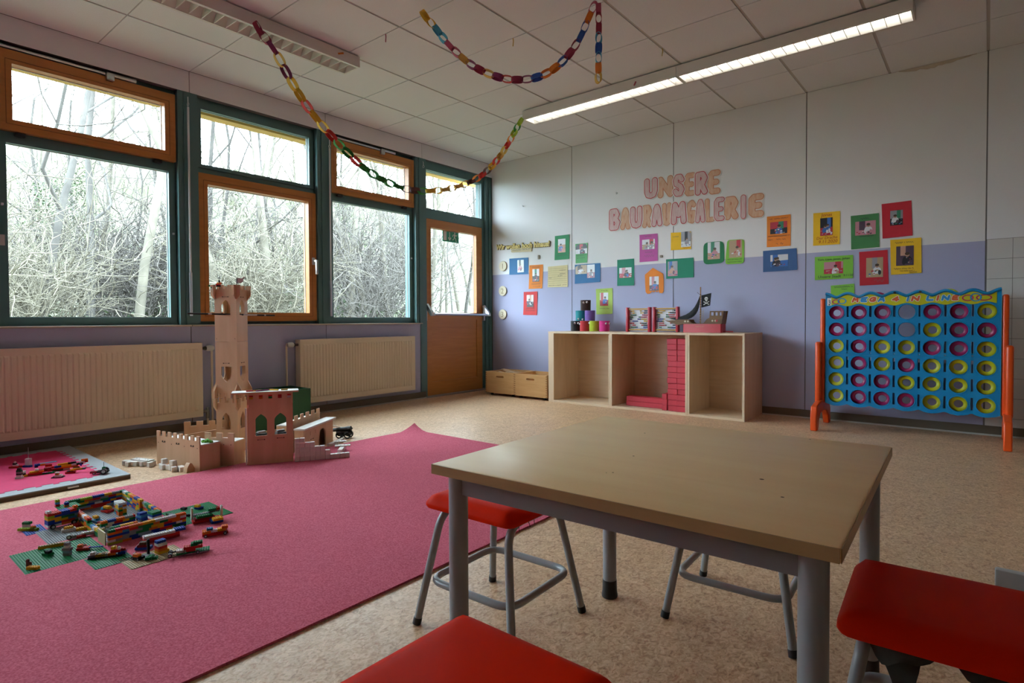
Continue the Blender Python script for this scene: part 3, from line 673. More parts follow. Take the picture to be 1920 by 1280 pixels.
PO('poster','orange',[(3.404,1.847),(3.609,1.846),(3.61,1.56),(3.404,1.563)],'orange portrait card just right of the big lettering',[((3.434,1.79),(3.581,1.68),[R_,K_,B_,GR,W_],7)],[(0.1,0.9,0.10,0.014,INK),(0.05,0.97,0.66,0.014,INK),(0.05,0.25,0.77,0.012,INK),(0.4,0.8,0.77,0.018,INK),(0.4,0.7,0.91,0.02,INK)])
PO('poster','navy',[(3.371,1.531),(3.662,1.535),(3.668,1.338),(3.372,1.333)],'dark blue landscape card below the orange one near the third joint',[((3.437,1.487),(3.589,1.377),[W_,B_,K_,B_,DK],6)])
PO('poster','yellow',[(3.796,1.832),(4.007,1.827),(4.005,1.541),(3.796,1.544)],'yellow portrait card dated 9.11.2020 in red writing',[((3.852,1.78),(3.949,1.625),[K_,R_,B_,B_,W_],6)],(),[('Jonas',0.3,0.13,0.04,INKR),('Der Drache',0.12,0.825,0.034,INKR),('9.11.2020',0.2,0.945,0.038,INKR)])
PO('poster','forest',[(4.087,1.774),(4.292,1.775),(4.299,1.491),(4.092,1.487)],'moss green portrait card with a wide pale pink photo',[((4.121,1.719),(4.271,1.602),[PK,PK,W_,DK,PK],5)],[(0.35,0.65,0.12,0.018,INK),(0.3,0.8,0.64,0.010,INK)])
PO('poster','deepred',[(4.311,1.846),(4.516,1.85),(4.526,1.565),(4.32,1.559)],'dark red portrait card at the upper right of the gallery',[((4.372,1.782),(4.459,1.661),[GY,K_,W_,GR,DK],6)])
PO('poster','grass',[(3.81,1.443),(4.107,1.44),(4.108,1.242),(3.812,1.238)],'bright green landscape card with names written above its photo',[((3.884,1.391),(4.032,1.287),[PK,R_,W_,R_,TN],9)],(),[('Tom, Liam, Jonas, Johan',0.07,0.18,0.026,INK),('Unsere Stadt',0.08,0.93,0.034,INK),('9/11/20',0.75,0.90,0.024,INK)])
PO('poster','deepred',[(4.152,1.461),(4.355,1.464),(4.366,1.179),(4.158,1.174)],'red portrait card above the board game with a sandy photo',[((4.204,1.406),(4.325,1.241),[TN,TN,W_,GY,K_],5)],[(0.5,0.85,0.88,0.03,INKG)])
PO('poster','yellow',[(4.374,1.543),(4.584,1.544),(4.588,1.26),(4.381,1.255)],'amber yellow portrait card with a dark photo, farthest right in the gallery',[((4.416,1.485),(4.535,1.326),[DK,DK,K_,SK,DK],5)],[(0.15,0.75,0.10,0.016,INK),(0.1,0.75,0.84,0.014,INK),(0.3,0.8,0.91,0.012,INK),(0.6,0.85,0.96,0.010,INK)])
PO('poster','grass',[(3.939,1.184),(4.118,1.194),(4.121,1.0),(3.941,0.99)],'bright green card half hidden behind the board game',(),[(0.1,0.95,0.08,0.018,INK),(0.45,0.7,0.2,0.012,INK)])

# ---- big bubble letters: each one white paper, an outline and a crayoned fill
ST = {
'U':[[(0,1),(0,0.3),(0.15,0.06),(0.5,0),(0.85,0.06),(1,0.3),(1,1)]],
'N':[[(0,0),(0,1)],[(0,1),(1,0)],[(1,0),(1,1)]],
'S':[[(1,0.82),(0.75,1),(0.3,1),(0.03,0.8),(0.15,0.58),(0.8,0.42),(1,0.22),(0.75,0),(0.25,0),(0,0.16)]],
'E':[[(1,1),(0.25,1),(0,0.88),(0,0.12),(0.25,0),(1,0)],[(0,0.5),(0.8,0.5)]],
'R':[[(0,0),(0,1)],[(0,1),(0.7,1),(0.98,0.78),(0.7,0.52),(0,0.5)],[(0.4,0.5),(1,0)]],
'B':[[(0,0),(0,1)],[(0,1),(0.65,1),(0.9,0.78),(0.6,0.54),(0,0.52)],[(0.6,0.52),(1,0.3),(0.75,0),(0,0)]],
'A':[[(0,0),(0.3,0.85),(0.5,1),(0.7,0.85),(1,0)],[(0.2,0.36),(0.8,0.36)]],
'M':[[(0,0),(0.12,1)],[(0.12,1),(0.5,0.4)],[(0.5,0.4),(0.88,1)],[(0.88,1),(1,0)]],
'G':[[(1,0.85),(0.65,1),(0.25,0.92),(0,0.6),(0,0.35),(0.25,0.05),(0.7,0),(1,0.15),(1,0.45),(0.6,0.45)]],
'L':[[(0,1),(0,0.15),(0.15,0),(1,0)]],
'I':[[(0.5,0),(0.5,1)]],
'4':[[(0.72,0),(0.72,1)],[(0.72,1),(0,0.32)],[(0,0.32),(1,0.32)]]}
def strokes(ch, x0, z0, w, h, r, ya, yb):
    mb = MB(); seen = set(); kk = 0
    for pl in ST[ch]:
        pts = [(x0+a*w, z0+b*h) for a, b in pl]
        for p, q in zip(pts, pts[1:]):
            dx, dz = q[0]-p[0], q[1]-p[1]; l = math.hypot(dx, dz) or 1e-6; nx, nz = -dz/l*r, dx/l*r; kk += 1
            mb.prism([(p[0]+nx,p[1]+nz),(q[0]+nx,q[1]+nz),(q[0]-nx,q[1]-nz),(p[0]-nx,p[1]-nz)], [], ya-0.00004*kk, yb)
        for p in pts:
            if p not in seen: seen.add(p); kk += 1; mb.cyl((p[0],ya-0.00004*kk,p[1]),(p[0],yb,p[1]), r, n=16)
    return mb
M_PAPW = mat('white_card', (0.72,0.70,0.67), 0.8)
def crayon(nm, c1_, c2_): return mat(nm, c1_, 0.8, var=0.0, scale=60, stretch=(1,1,0.25), col2=c2_)
M_CP = crayon('crayon_pink', (0.55,0.36,0.36), (0.64,0.50,0.50)); M_CO = crayon('crayon_orange', (0.58,0.32,0.20), (0.64,0.44,0.32)); M_LR = mat('crayon_red', (0.48,0.04,0.06), 0.8); M_LO = mat('crayon_rust', (0.50,0.20,0.11), 0.8)
def word(label, s, xs_, zb, zt_, pinks):
    t = thing('wall_lettering', label, 'lettering', (xs_[0], 0, zb[0])); ox, oz = xs_[0], zb[0]; n = len(s)
    for i, ch in enumerate(s):
        f = (i+0.5)/n; b0 = zb[0]+(zb[1]-zb[0])*f; t0 = zt_[0]+(zt_[1]-zt_[0])*f
        x0, x1 = xs_[i]-0.012, xs_[i+1]+0.012; rw = min(0.043, 0.275*(xs_[i+1]-xs_[i]+0.024)); ro, rf = rw*0.76, rw*0.59
        w = max(0.01, x1-x0-2*rw); h = t0-b0-2*rw; pk = i in pinks
        if ch == 'I': x0, w = (x0+x1)/2-rw-0.001, 0.002
        args = (ch, x0+rw-ox, b0+rw-oz, w, h); dy = -0.0045 if pk else 0
        o = strokes(*args, rw, -0.004+dy, -0.0015+dy).build('letter', M_PAPW, t, 0)
        strokes(*args, ro, -0.0056+dy, -0.004+dy).build('letter_outline', M_LR if pk else M_LO, o, 0)
        strokes(*args, rf, -0.0068+dy, -0.0056+dy).build('letter_fill', M_CP if pk else M_CO, o, 0)
word('crayoned bubble lettering reading UNSERE', 'UNSERE', [2.162,2.314,2.484,2.605,2.717,2.846,2.971], (2.165,2.11), (2.405,2.372), {0,2,4})
word('crayoned bubble lettering reading BAURAUMGALERIE', 'BAURAUMGALERIE', [1.737,1.875,1.997,2.139,2.247,2.367,2.462,2.63,2.724,2.82,2.913,3.011,3.145,3.238,3.377], (1.87,1.84), (2.135,2.085), {0,2,4,6,8,10,12})

# ---- cut-out wooden sign and three numbered discs
M_PLY = mat('pale_plywood', (0.62,0.52,0.32), 0.6, var=0.05, scale=20)
sg = thing('wooden_sign', 'small yellow wooden cut-out sign reading Wir wollen hoch hinaus!', 'sign', (0.08, 0, 1.74))
for nm_, mt_, yy_, ex_, of_ in (('letters_backing', mat('ply_edge', (0.16,0.10,0.035), 0.7), -0.008, 0.006, 0.0062), ('letters', mat('ply_yellow', (0.80,0.64,0.24), 0.6), -0.0155, 0.001, 0.0036)):
    o = wall_text(nm_, 'Wir wollen hoch hinaus!', 0.002, 0.066, 0.088, mt_, sg, y=yy_, rot=-0.028, extrude=ex_, offset=of_, space=1.06)
    o.scale = (0.845/max(v.co.x for v in o.data.vertices), 1, 1)
pl = MB().prism(rounded([(0.245,0.067),(0.573,0.055),(0.573,0.0),(0.245,0.012)], 0.015), [], -0.012, 0).build('plate', M_PLY, sg)
scribble(pl, 0.27, 0.55, 0.033, 0.016, INK, 77, -0.013)
for i, (x_, z_) in enumerate([(0.186,1.588),(0.181,1.27),(0.179,0.969)]):
    d_ = thing('numbered_disc', ('topmost pale wooden disc, carved with a one','middle pale wooden disc, carved with a two','lowest pale wooden disc, carved with a three')[i], 'disc', (x_, 0, z_))
    MB().lathe([(0.060,0.0),(0.064,0.003),(0.064,0.014),(0.060,0.017)], 36, axis='y').build('disc', mat('disc_wood', (0.66,0.58,0.42), 0.6, var=0.04, scale=15), d_)
    wall_text('number', str(i+1), 0.0, -0.034, 0.095, mat('disc_groove', (0.30,0.22,0.12), 0.7), d_, y=-0.018, extrude=0.0006, align='CENTER')
for (x_, z_, lab) in ((0.514,2.311,'small metal nail hook on the wall near the window corner'),(1.824,2.285,'small metal nail hook left of the word UNSERE')):
    tag(MB().cyl((0,0,0),(0.012,-0.03,0.008),0.006,n=8).cyl((0.012,-0.03,0.008),(0.03,-0.034,-0.004),0.0055,n=8).build('wall_hook', M_SILVER, loc=(x_,0,z_)), lab, 'hook')
tag(MB().rbox((0,-0.006,0),(0.03,0.012,0.05),0.003,1).build('adhesive_pad', mat('pad_brown', (0.22,0.19,0.15), 0.7), loc=(0.759,0,1.662)), 'small brown adhesive hook pad above the cream note', 'hook')
tag(MB().rbox((0,-0.006,0),(0.03,0.012,0.025),0.003,1).build('adhesive_pad', mat('pad_brown', (0.22,0.19,0.15), 0.7), loc=(2.355,0,1.555)), 'small brown adhesive pad beside the magenta card', 'hook')
# ------------------------------------------------------------------ low shelf units along the back wall
M_MAPLE = wood('maple_laminate', (0.62,0.455,0.305), (0.70,0.54,0.38), 0.42, 2.5, (9,9,1.0))
M_MAPLEH = wood('maple_laminate_flat', (0.62,0.455,0.305), (0.70,0.54,0.38), 0.42, 2.5, (1.0,9,9))
def shelf(x0, x1, label, left_thick=0.02):
    t = thing('shelf_unit', label, 'shelf', (x0, -0.55, 0)); w = x1-x0; D = 0.52; h = 0.768; e = 0.019
    MB().box(0.001, 0, h-e, w-0.001, D, h).build('top_panel', M_MAPLEH, t, 0)
    MB().box(0.001, 0.004, 0, left_thick, D, h-e).build('side_panel', M_MAPLE, t, 0)
    MB().box(w-0.02, 0.004, 0, w-0.001, D, h-e).build('side_panel', M_MAPLE, t, 0)
    MB().box(left_thick, 0.004, 0.0, w-0.02, D, 0.022).build('bottom_panel', M_MAPLEH, t, 0)
    MB().box(left_thick, D-0.018, 0.022, w-0.02, D-0.006, h-e).build('back_panel', M_MAPLEH, t, 0)
    return t
shelf(1.285, 2.053, 'left maple shelf unit with an empty compartment, under the felt cups', 0.07)
shelf(2.053, 2.862, 'middle maple shelf unit holding the red building blocks')
shelf(2.862, 3.378, 'right maple shelf unit with an empty compartment, under the toy ship')

# red building blocks
M_RBLK = mat('red_block', (0.50,0.028,0.05), 0.55, var=0.06, scale=12)
rb = MB().rbox((0,0,0.026),(0.098,0.20,0.0525),0.003,1).mesh('red_block', M_RBLK)
rbs = MB().rbox((0,0,0.026),(0.05,0.20,0.0525),0.003,1).mesh('red_block', M_RBLK)
rbl = MB().rbox((0,0,0.024),(0.40,0.10,0.048),0.003,1).mesh('red_block', M_RBLK)
rng = random.Random(2)
Z0 = 0.0225
for j in range(13):
    a = tag(link('red_block', rb, None, (2.692+(0.006 if j < 9 else -0.002)+rng.uniform(-0.003,0.003), -0.40+rng.uniform(-0.006,0.006), Z0+0.0530*j)), 'red block, %s from the bottom in the left column of the tall stack' % ORD[j], 'block', 'red blocks in the middle shelf')
    b = tag(link('red_block', rb if j % 2 else rb, None, (2.792+rng.uniform(-0.002,0.002), -0.40+rng.uniform(-0.006,0.006), Z0+0.0530*j)), 'red block, %s from the bottom in the right column of the tall stack' % ORD[j], 'block', 'red blocks in the middle shelf')
for j in range(3):
    tag(link('red_block', rbs, None, (2.617+rng.uniform(-0.003,0.003), -0.40, Z0+0.0530*j)), 'narrow red block, %s from the bottom left of the tall stack' % ORD[j], 'block', 'red blocks in the middle shelf')
for j in range(2):
    tag(link('red_block', rbl, None, (2.372, -0.38+0.004*j, Z0+0.0485*j)), 'long red bar lying flat in the middle shelf, %s one' % ('lower','upper')[j], 'block', 'red bars lying in the middle shelf')

# wooden crates on castors beside the shelf
M_CRATE = wood('crate_beech', (0.50,0.27,0.10), (0.58,0.33,0.14), 0.45, 3, (1.2,10,10))
def crate(x0, x1, yf, label):
    t = thing('wooden_crate', label, 'crate', (x0, yf, 0)); w = x1-x0; D = 0.40; zb, zt_ = 0.03, 0.282; e = 0.016; m = (w)/2
    hole = [(m-0.045+0.012*math.cos(a), 0.225+0.012*math.sin(a)) for a in [PI/2+PI*k/6 for k in range(7)]] + [(m+0.045+0.012*math.cos(a), 0.225+0.012*math.sin(a)) for a in [-PI/2+PI*k/6 for k in range(7)]]
    MB().prism([(0,zb),(w,zb),(w,zt_),(0,zt_)], [hole], 0, e).build('front_board', M_CRATE, t, 0)
    MB().prism([(0,zb),(w,zb),(w,zt_),(0,zt_)], [hole], D-e, D).build('back_board', M_CRATE, t, 0)
    MB().box(0, e, zb, e, D-e, zt_).build('side_board', M_CRATE, t, 0)
    MB().box(w-e, e, zb, w, D-e, zt_).build('side_board', M_CRATE, t, 0)
    MB().box(e, e, zb+0.01, w-e, D-e, zb+0.022).build('bottom_board', M_CRATE, t, 0)
    fj = MB().box(0,0,0,0.017,0.002,0.0125).mesh('finger_joint', mat('joint_end_grain', (0.30,0.14,0.045), 0.6), 0)
    for k in range(10):
        link('finger_joint', fj, t, (-0.0005, -0.0007, zb+0.004+0.025*k)); link('finger_joint', fj, t, (w-0.0165, -0.0007, zb+0.004+0.025*k))
    ca = MB().cyl((0,-0.01,0.015),(0,0.01,0.015),0.015,n=14).mesh('castor', M_BLACK)
    for a in (0.06, w-0.06):
        for b in (0.05, D-0.05): link('castor', ca, t, (a, b, 0))
    return t
crate(0.345, 0.795, -0.53, 'open beech crate by the door holding loose planks')
crate(0.80, 1.262, -0.545, 'open empty beech crate touching the shelf unit')
for k, (dx, dy, rz, rx) in enumerate(((0.17,0.2,0.5,0.18),(0.26,0.22,1.2,0.1),(0.12,0.24,-0.3,0.12),(0.3,0.15,0.9,0.2))):
    tag(MB().boxc((0,0,0),(0.26,0.045,0.014), rz=rz, ry=rx).build('wood_plank', wood('plank_pale', (0.55,0.40,0.24),(0.62,0.48,0.32),0.5), loc=(0.345+dx*0.9+0.05,-0.53+dy,0.245+0.014*k)), 'pale loose plank in the crate by the door, %s from the bottom' % ORD[k], 'plank', 'planks in the crate')

# felt covered cups with goggle eyes
ZT = 0.768
def cup(x_, z_, c, nm, eyes, label, tilt=0):
    t = thing('felt_cup', label, 'cup', (x_, -0.2, z_))
    MB().lathe([(0.054,0),(0.056,0.004),(0.0575,0.112),(0.055,0.114),(0.053,0.112),(0.051,0.006),(1e-5,0.006)], 28).build('cup', mat('felt_'+nm, c, 0.9, var=0.08, scale=60, sheen=0.3), t)
    for ax, az in eyes:
        a = ax-PI/2+0.5
        e = MB().sphere((0.058*math.cos(a),0.058*math.sin(a),az),0.0115,10,6).build('goggle_eye', mat('eye_white', (0.75,0.75,0.75), 0.25), t)
        MB().sphere((0.067*math.cos(a),0.067*math.sin(a),az-0.003),0.0055,8,5).build('pupil', M_BLACK, e)
cup(1.417,ZT,(0.012,0.012,0.015),'black',[(-0.1,0.09),(0.55,0.09)],'black felt cup with goggle eyes, left end of the bottom row')
cup(1.539,ZT,(0.45,0.02,0.03),'red',[(-1.3,0.08)],'red felt cup in the bottom row next to the black one')
cup(1.661,ZT,(0.38,0.46,0.02),'lime',[(-1.2,0.09)],'lime green felt cup in the bottom row next to the pink one')
cup(1.786,ZT,(0.58,0.02,0.20),'pink',[(0.35,0.085),(1.1,0.085)],'hot pink felt cup, right end of the bottom row')
cup(1.482,ZT+0.115,(0.01,0.24,0.28),'teal',[(-0.4,0.02),(0.45,0.015)],'teal felt cup, left one in the middle row')
cup(1.604,ZT+0.115,(0.17,0.09,0.36),'purple',[],'purple felt cup, right one in the middle row')
cup(1.548,ZT+0.23,(0.035,0.012,0.01),'brown',[(-0.35,0.085),(0.3,0.09)],'dark brown felt cup on top of the cup pyramid')

# abacuses
def abacus(x0, label, seed):
    t = thing('abacus', label, 'abacus', (x0, -0.27, ZT)); w, h = 0.272, 0.252; r = random.Random(seed)
    m = mat('abacus_red', (0.42,0.02,0.04), 0.4)
    for xx in (0, w-0.026): MB().rbox((xx+0.013,0,h/2),(0.026,0.05,h),0.004,2).build('side_post', m, t)
    for zz in (0.022, h-0.018): MB().cyl((0.02,0,zz),(w-0.02,0,zz),0.008,n=10).build('rail', mat('abacus_rail', (0.55,0.32,0.08), 0.5), t)
    wire = MB().cyl((0.02,0,0),(w-0.02,0,0),0.0012,n=6).mesh('wire', M_SILVER)
    cols = [('yellow','white'),('yellow','black'),('green','red'),('green','red'),('blue','yellow'),('blue','yellow'),('red','black'),('red','black'),('green','blue'),('green','blue')]
    BC = {'yellow':(0.65,0.40,0.02),'white':(0.7,0.7,0.7),'black':(0.02,0.02,0.03),'green':(0.01,0.12,0.04),'red':(0.45,0.02,0.03),'blue':(0.02,0.04,0.25)}
    bm_ = {k: MB().sphere((0,0,0),0.0070,8,5).mesh('bead', mat('bead_'+k, c, 0.35)) for k, c in BC.items()}
    for j in range(10):
        z = h-0.038-j*0.0208; link('wire', wire, t, (0,0,z)); a, b = cols[j]
        nl = r.randint(2,6); pos = 0.04+r.choice((0,0.012,0.03))
        for k in range(10):
            if k == nl: pos += 0.062
            c = a if k < 5 else b
            if j < 2 and k >= 7: c = 'black'
            link('bead', bm_[c], t, (pos, 0, z)); pos += 0.0132
    MB().box(0.028, 0.012, 0.035, w-0.028, 0.014, h-0.03).build('backing_sheet', mat('abacus_back', (0.75,0.75,0.80), 0.5), t, 0)
abacus(2.094, 'red framed bead abacus standing left of its twin', 4)
abacus(2.392, 'red framed bead abacus partly behind the ship sail', 9)

# toy pirate ship
sh = thing('toy_ship', 'wooden toy sailing ship with red hull, black sail and skull flag', 'toy ship', (2.9, -0.27, ZT))
M_HULLR = mat('hull_red', (0.42,0.018,0.03), 0.45); M_HULLB = wood('hull_brown', (0.10,0.05,0.02),(0.19,0.095,0.035),0.5,4,(1,8,8)); M_CLOTH = mat('black_cloth', (0.010,0.010,0.012), 0.85)
hull = [(-0.185,-0.02),(-0.175,-0.045),(-0.15,-0.058),(0.19,-0.058),(0.2,-0.05),(0.2,0.05),(0.19,0.058),(-0.15,0.058),(-0.175,0.045),(-0.185,0.02)]
MB().prism(hull, [], 0, 0.082, 'xy').build('lower_hull', M_HULLR, sh)
side = [(-0.36,0.118),(-0.30,0.115),(-0.21,0.125),(-0.11,0.125),(-0.10,0.10),(-0.075,0.085),(0.0,0.085),(0.03,0.09),(0.06,0.125),(0.085,0.14),(0.09,0.203),(0.22,0.203),(0.208,0.13),(0.2,0.082),(-0.19,0.082),(-0.235,0.075),(-0.30,0.095)]
wins = [[(0.10+0.04*k,0.16),(0.125+0.04*k,0.16),(0.125+0.04*k,0.192),(0.10+0.04*k,0.192)] for k in range(3)]
for yy in (-0.058, 0.048): MB().prism(side, wins, yy, yy+0.010).build('upper_side', M_HULLB, sh, 0)
MB().box(-0.19,-0.048,0.08,0.2,0.048,0.088).box(0.195,-0.048,0.088,0.205,0.048,0.2).box(0.09,-0.048,0.13,0.2,0.048,0.136).build('deck', M_HULLB, sh, 0)
MB().prism([(-0.36,0.11),(-0.235,0.07),(-0.19,0.082),(-0.30,0.12)], [], -0.03, 0.03).build('bow', wood('bow_tan', (0.30,0.16,0.06),(0.40,0.22,0.09),0.5,4,(1,8,8)), sh, 0)
for k in range(2):
    for (ex_, ez) in ((-0.15,0.107),(0.115,0.112)): MB().cyl((ex_+0.028*k,-0.0585,ez),(ex_+0.028*k,-0.061,ez),0.009,n=12).build('porthole', mat('porthole_cream', (0.5,0.42,0.3), 0.5), sh)
MB().cyl((0.155,-0.0585,0.112),(0.155,-0.0615,0.112),0.010,n=12).build('red_button', M_HULLR, sh)
mast = MB().cyl((-0.022,0,0.085),(-0.022,0,0.435),0.006,0.005,n=10).build('mast', wood('mast_wood', (0.34,0.16,0.06),(0.44,0.22,0.08),0.5), sh)
mb = MB()
for k in range(12): mb.ring(0.0068,0.0022,10,5,(-0.022,0,0.10+0.024*k))
mb.tube([(-0.05,-0.01,0.385),(-0.035,-0.012,0.37),(-0.022,-0.007,0.362),(-0.010,-0.012,0.352)],0.0018,5); mb.build('rope_winding', mat('rope', (0.10,0.06,0.03), 0.8), mast)
def cloth(fn, nu, nv, th=0.001):
    vs = []; fs = []
    for s in (0,1):
        for j in range(nv+1):
            for i in range(nu+1):
                p = fn(i/nu, j/nv); vs.append((p[0], p[1]+s*th, p[2]))
    K = (nu+1)*(nv+1)
    for s in (0,1):
        for j in range(nv):
            for i in range(nu):
                a = s*K+j*(nu+1)+i; fs.append((a,a+1,a+nu+2,a+nu+1))
    return MB().add(vs, fs)
def sail(u, v):
    """u from the mast down to the bow, v across."""
    top = Vector((-0.026,0,0.36)); c0 = Vector((-0.34,-0.02,0.135)); c1 = Vector((-0.20,-0.03,0.11))
    a = top.lerp(c0, u); b = top.lerp(c1, u); p = a.lerp(b, v); s = math.sin(PI*u)
    return (p.x+0.055*s, p.y-0.01*s*math.sin(PI*v), p.z-0.055*s)
cloth(sail, 10, 4).build('sail', M_CLOTH, sh, 60)
def flag(u, v): return (-0.013+0.098*u-0.012*v*u, 0.006*math.sin(u*5), 0.238+0.117*(1-v)+0.02*u-0.004*math.sin(v*9)*u)
fl = cloth(flag, 8, 6).build('flag', M_CLOTH, sh, 60)
mb = MB()
M_BONE = mat('skull_white', (0.75,0.75,0.74), 0.7)
mb.cyl((0.036,-0.004,0.322),(0.036,-0.0075,0.322),0.0165,n=18).cyl((0.037,-0.004,0.304),(0.037,-0.0075,0.304),0.0095,n=14)
mb.bar((0.014,-0.006,0.292),(0.06,-0.006,0.268),0.003,0.006).bar((0.014,-0.006,0.266),(0.06,-0.006,0.294),0.003,0.006)
for a, b in ((0.014,0.292),(0.06,0.268),(0.014,0.266),(0.06,0.294)): mb.cyl((a,-0.004,b),(a,-0.0075,b),0.005,n=10)
sk = mb.build('skull_print', M_BONE, fl)
MB().cyl((0.030,-0.0078,0.321),(0.030,-0.0085,0.321),0.0042,n=10).cyl((0.043,-0.0078,0.321),(0.043,-0.0085,0.321),0.0042,n=10).build('eye_print', M_CLOTH, sk)
mb = MB().tube([(-0.012,-0.02,0.09),(-0.012,-0.005,0.22)],0.0015,5).tube([(0.012,-0.02,0.09),(0.008,-0.005,0.22)],0.0015,5)
for k in range(6): mb.tube([(-0.012,-0.019+0.002*k,0.10+0.02*k),(0.011,-0.019+0.002*k,0.10+0.02*k)],0.0015,5)
mb.build('rope_ladder', mat('rope_pale', (0.42,0.34,0.25), 0.8), sh)
MB().prism([(0.19,-0.012),(0.285,-0.006),(0.285,0.006),(0.19,0.012)],[],0.006,0.016,'xy').build('gangplank', M_HULLR, sh)
scribble(sh, -0.05, 0.03, 0.058, 0.016, mat('hull_gold', (0.35,0.18,0.06), 0.6), 21, -0.0588)

# ------------------------------------------------------------------ giant four-in-a-row
M_GB = mat('game_blue', (0.0,0.205,0.46), 0.35, spec=0.5); M_GO = mat('game_orange', (0.72,0.075,0.006), 0.35, spec=0.5); M_GY = mat('game_yellow', (0.50,0.50,0.005), 0.38); M_GM = mat('game_magenta', (0.32,0.004,0.10), 0.35)
GX, GY_ = 3.976, -0.37
gm = thing('connect_game', 'giant blue four in a row game board on orange stands', 'board game', (GX, GY_, 0))
cw = 0.1573; hx = [0.0795+cw*i for i in range(7)]; hz = [0.943-0.1345*j for j in range(6)]; Wd = cw*7
def circ(cx, cz, r, n=28): return [(cx+r*math.cos(2*PI*k/n), cz+r*math.sin(2*PI*k/n)) for k in range(n)]
def top_edge(o=0.0): return [(Wd*k/84, 1.074+o+0.030*abs(math.cos(PI*(Wd*k/84)/cw))**1.6) for k in range(85)]
def bot_edge(): return [(Wd*k/84, 0.207-0.020*abs(math.sin(PI*(Wd*k/84)/cw))**0.9) for k in range(85)]
def slot(x, z0, z1, w=0.0075): return [(x-w,z0),(x+w,z0),(x+w,z1),(x-w,z1)]
seam = 0.6045
up_holes = [circ(x, z, 0.0575) for x in hx for z in hz[:3]] + [slot(cw*i, zz-0.036, zz+0.05) for i in range(1,7) for zz in hz[:3]] + [circ(cw*i, seam+0.017, 0.007, 10) for i in range(1,7)]
dn_holes = [circ(x, z, 0.0575) for x in hx for z in hz[3:]] + [slot(cw*i, zz-0.04, zz+0.05) for i in range(1,7) for zz in hz[3:]]
upo = [(0,seam+0.001)] + [(Wd,seam+0.001)] + top_edge()[::-1]
dno = bot_edge() + [(Wd,seam-0.001),(0,seam-0.001)]
def rims(mb, zs, y):
    for x in hx:
        for z in zs: mb.ring(0.0575, 0.0035, 28, 6, (x,y,z), 'y')
    return mb
fu = rims(MB().prism(upo, up_holes, -0.033, -0.022), hz[:3], -0.033).build('front_panel', M_GB, gm)
fd = rims(MB().prism(dno, dn_holes, -0.033, -0.022), hz[3:], -0.033).build('front_panel', M_GB, gm)
MB().prism(upo, up_holes, 0.022, 0.033).build('back_panel', M_GB, gm); MB().prism(dno, dn_holes, 0.022, 0.033).build('back_panel', M_GB, gm)
mb = MB().box(0,-0.022,0.21,0.010,0.022,1.09).box(Wd-0.010,-0.022,0.21,Wd,0.022,1.09).box(0.01,-0.022,0.203,Wd-0.01,0.022,0.213)
for i in range(1,7):
    for z0, z1 in ((0.215,0.56),(0.64,1.0)): mb.box(cw*i-0.004,-0.022,z0,cw*i+0.004,0.022,z1)
mb.build('inner_frame', mat('slot_shade_navy', (0.0,0.03,0.09), 0.6), gm, 0)  # dark navy puts the shade inside the slots into the frame's colour
mb = MB().tube([(a,-0.036,b-0.006) for a, b in top_edge()], 0.011, 8).build('top_rim', M_GB, gm)
# printed header
up_e = [(a, b-0.02) for a, b in top_edge()]; lo_e = [(Wd*k/84, 1.012-0.018*abs(math.cos(PI*(Wd*k/84)/cw))**2) for k in range(85)]
hd = MB().prism([p for p in lo_e if 0.028 < p[0] < Wd-0.02]+[p for p in up_e[::-1] if 0.028 < p[0] < Wd-0.02], [], -0.0345, -0.033).build('header_sticker', M_GY, gm, 0)
MB().box(0.012,-0.0348,1.0,0.042,-0.033,1.062).build('maker_tag', M_SIGNW, hd, 0)
o = wall_text('maker_lettering', 'PLAY', 0.037, 1.002, 0.021, M_BLACK, hd, y=-0.0352, extrude=0.0003, offset=0.0008); o.rotation_euler = (PI/2, -PI/2, 0)
M_TO = mat('title_orange', (0.62,0.10,0.02), 0.5); M_TB = mat('title_blue', (0.02,0.25,0.60), 0.5)
xx = 0.185; last = None
for wd_, x0_, x1_ in (('MEGA',0.185,0.420),('4',0.452,0.512),('IN',0.545,0.638),('LINE',0.668,0.872)):
    for i, ch in enumerate(wd_):
        cwid = (x1_-x0_)/len(wd_)
        if wd_ == 'IN': cwid = (0.03,0.063)[i]
        if wd_ == 'LINE': cwid = (0.058,0.033,0.060,0.053)[i]
        xo = x0_ + (sum((0.03,0.063)[:i]) if wd_ == 'IN' else sum((0.058,0.033,0.060,0.053)[:i]) if wd_ == 'LINE' else cwid*i)
        wi = cwid-0.026 if ch != 'I' else 0.001; xl = 0.013 if ch != 'I' else cwid/2
        for lay, (mt, rr_, ya) in enumerate(((M_SIGNW,0.0106,-0.0356),((M_TO if (i % 2 == 0) != (wd_ in ('IN','LINE')) else M_TB),0.0068,-0.0368))):
            mb = strokes(ch, xo+xl if ch != 'I' else xo+xl-0.0005, 1.030, max(0.001,wi), 0.028, rr_, ya-0.0003*i, ya+0.001)
            mb.v = [(p[0]+0.22*(p[2]-1.05), p[1], p[2]) for p in mb.v]
            mb.build('title_outline' if lay == 0 else 'title_letter', mt, hd, 0)
def oval(cx, cz, a, b, r, nm, matl, y):
    mb = MB(); n = 28
    mb.prism([(cx+a*math.cos(2*PI*k/n), cz+b*math.sin(2*PI*k/n)) for k in range(n)], [[(cx+(a-r)*math.cos(2*PI*k/n), cz+(b-r*0.8)*math.sin(2*PI*k/n)) for k in range(n)]], y-0.0006, y); mb.build(nm, matl, hd, 0)
M_TM = mat('title_magenta', (0.40,0.01,0.10), 0.5)
oval(0.075,1.031,0.028,0.020,0.009,'ring_print',M_TM,-0.0346); oval(0.118,1.036,0.032,0.024,0.009,'ring_print',M_TB,-0.0350)
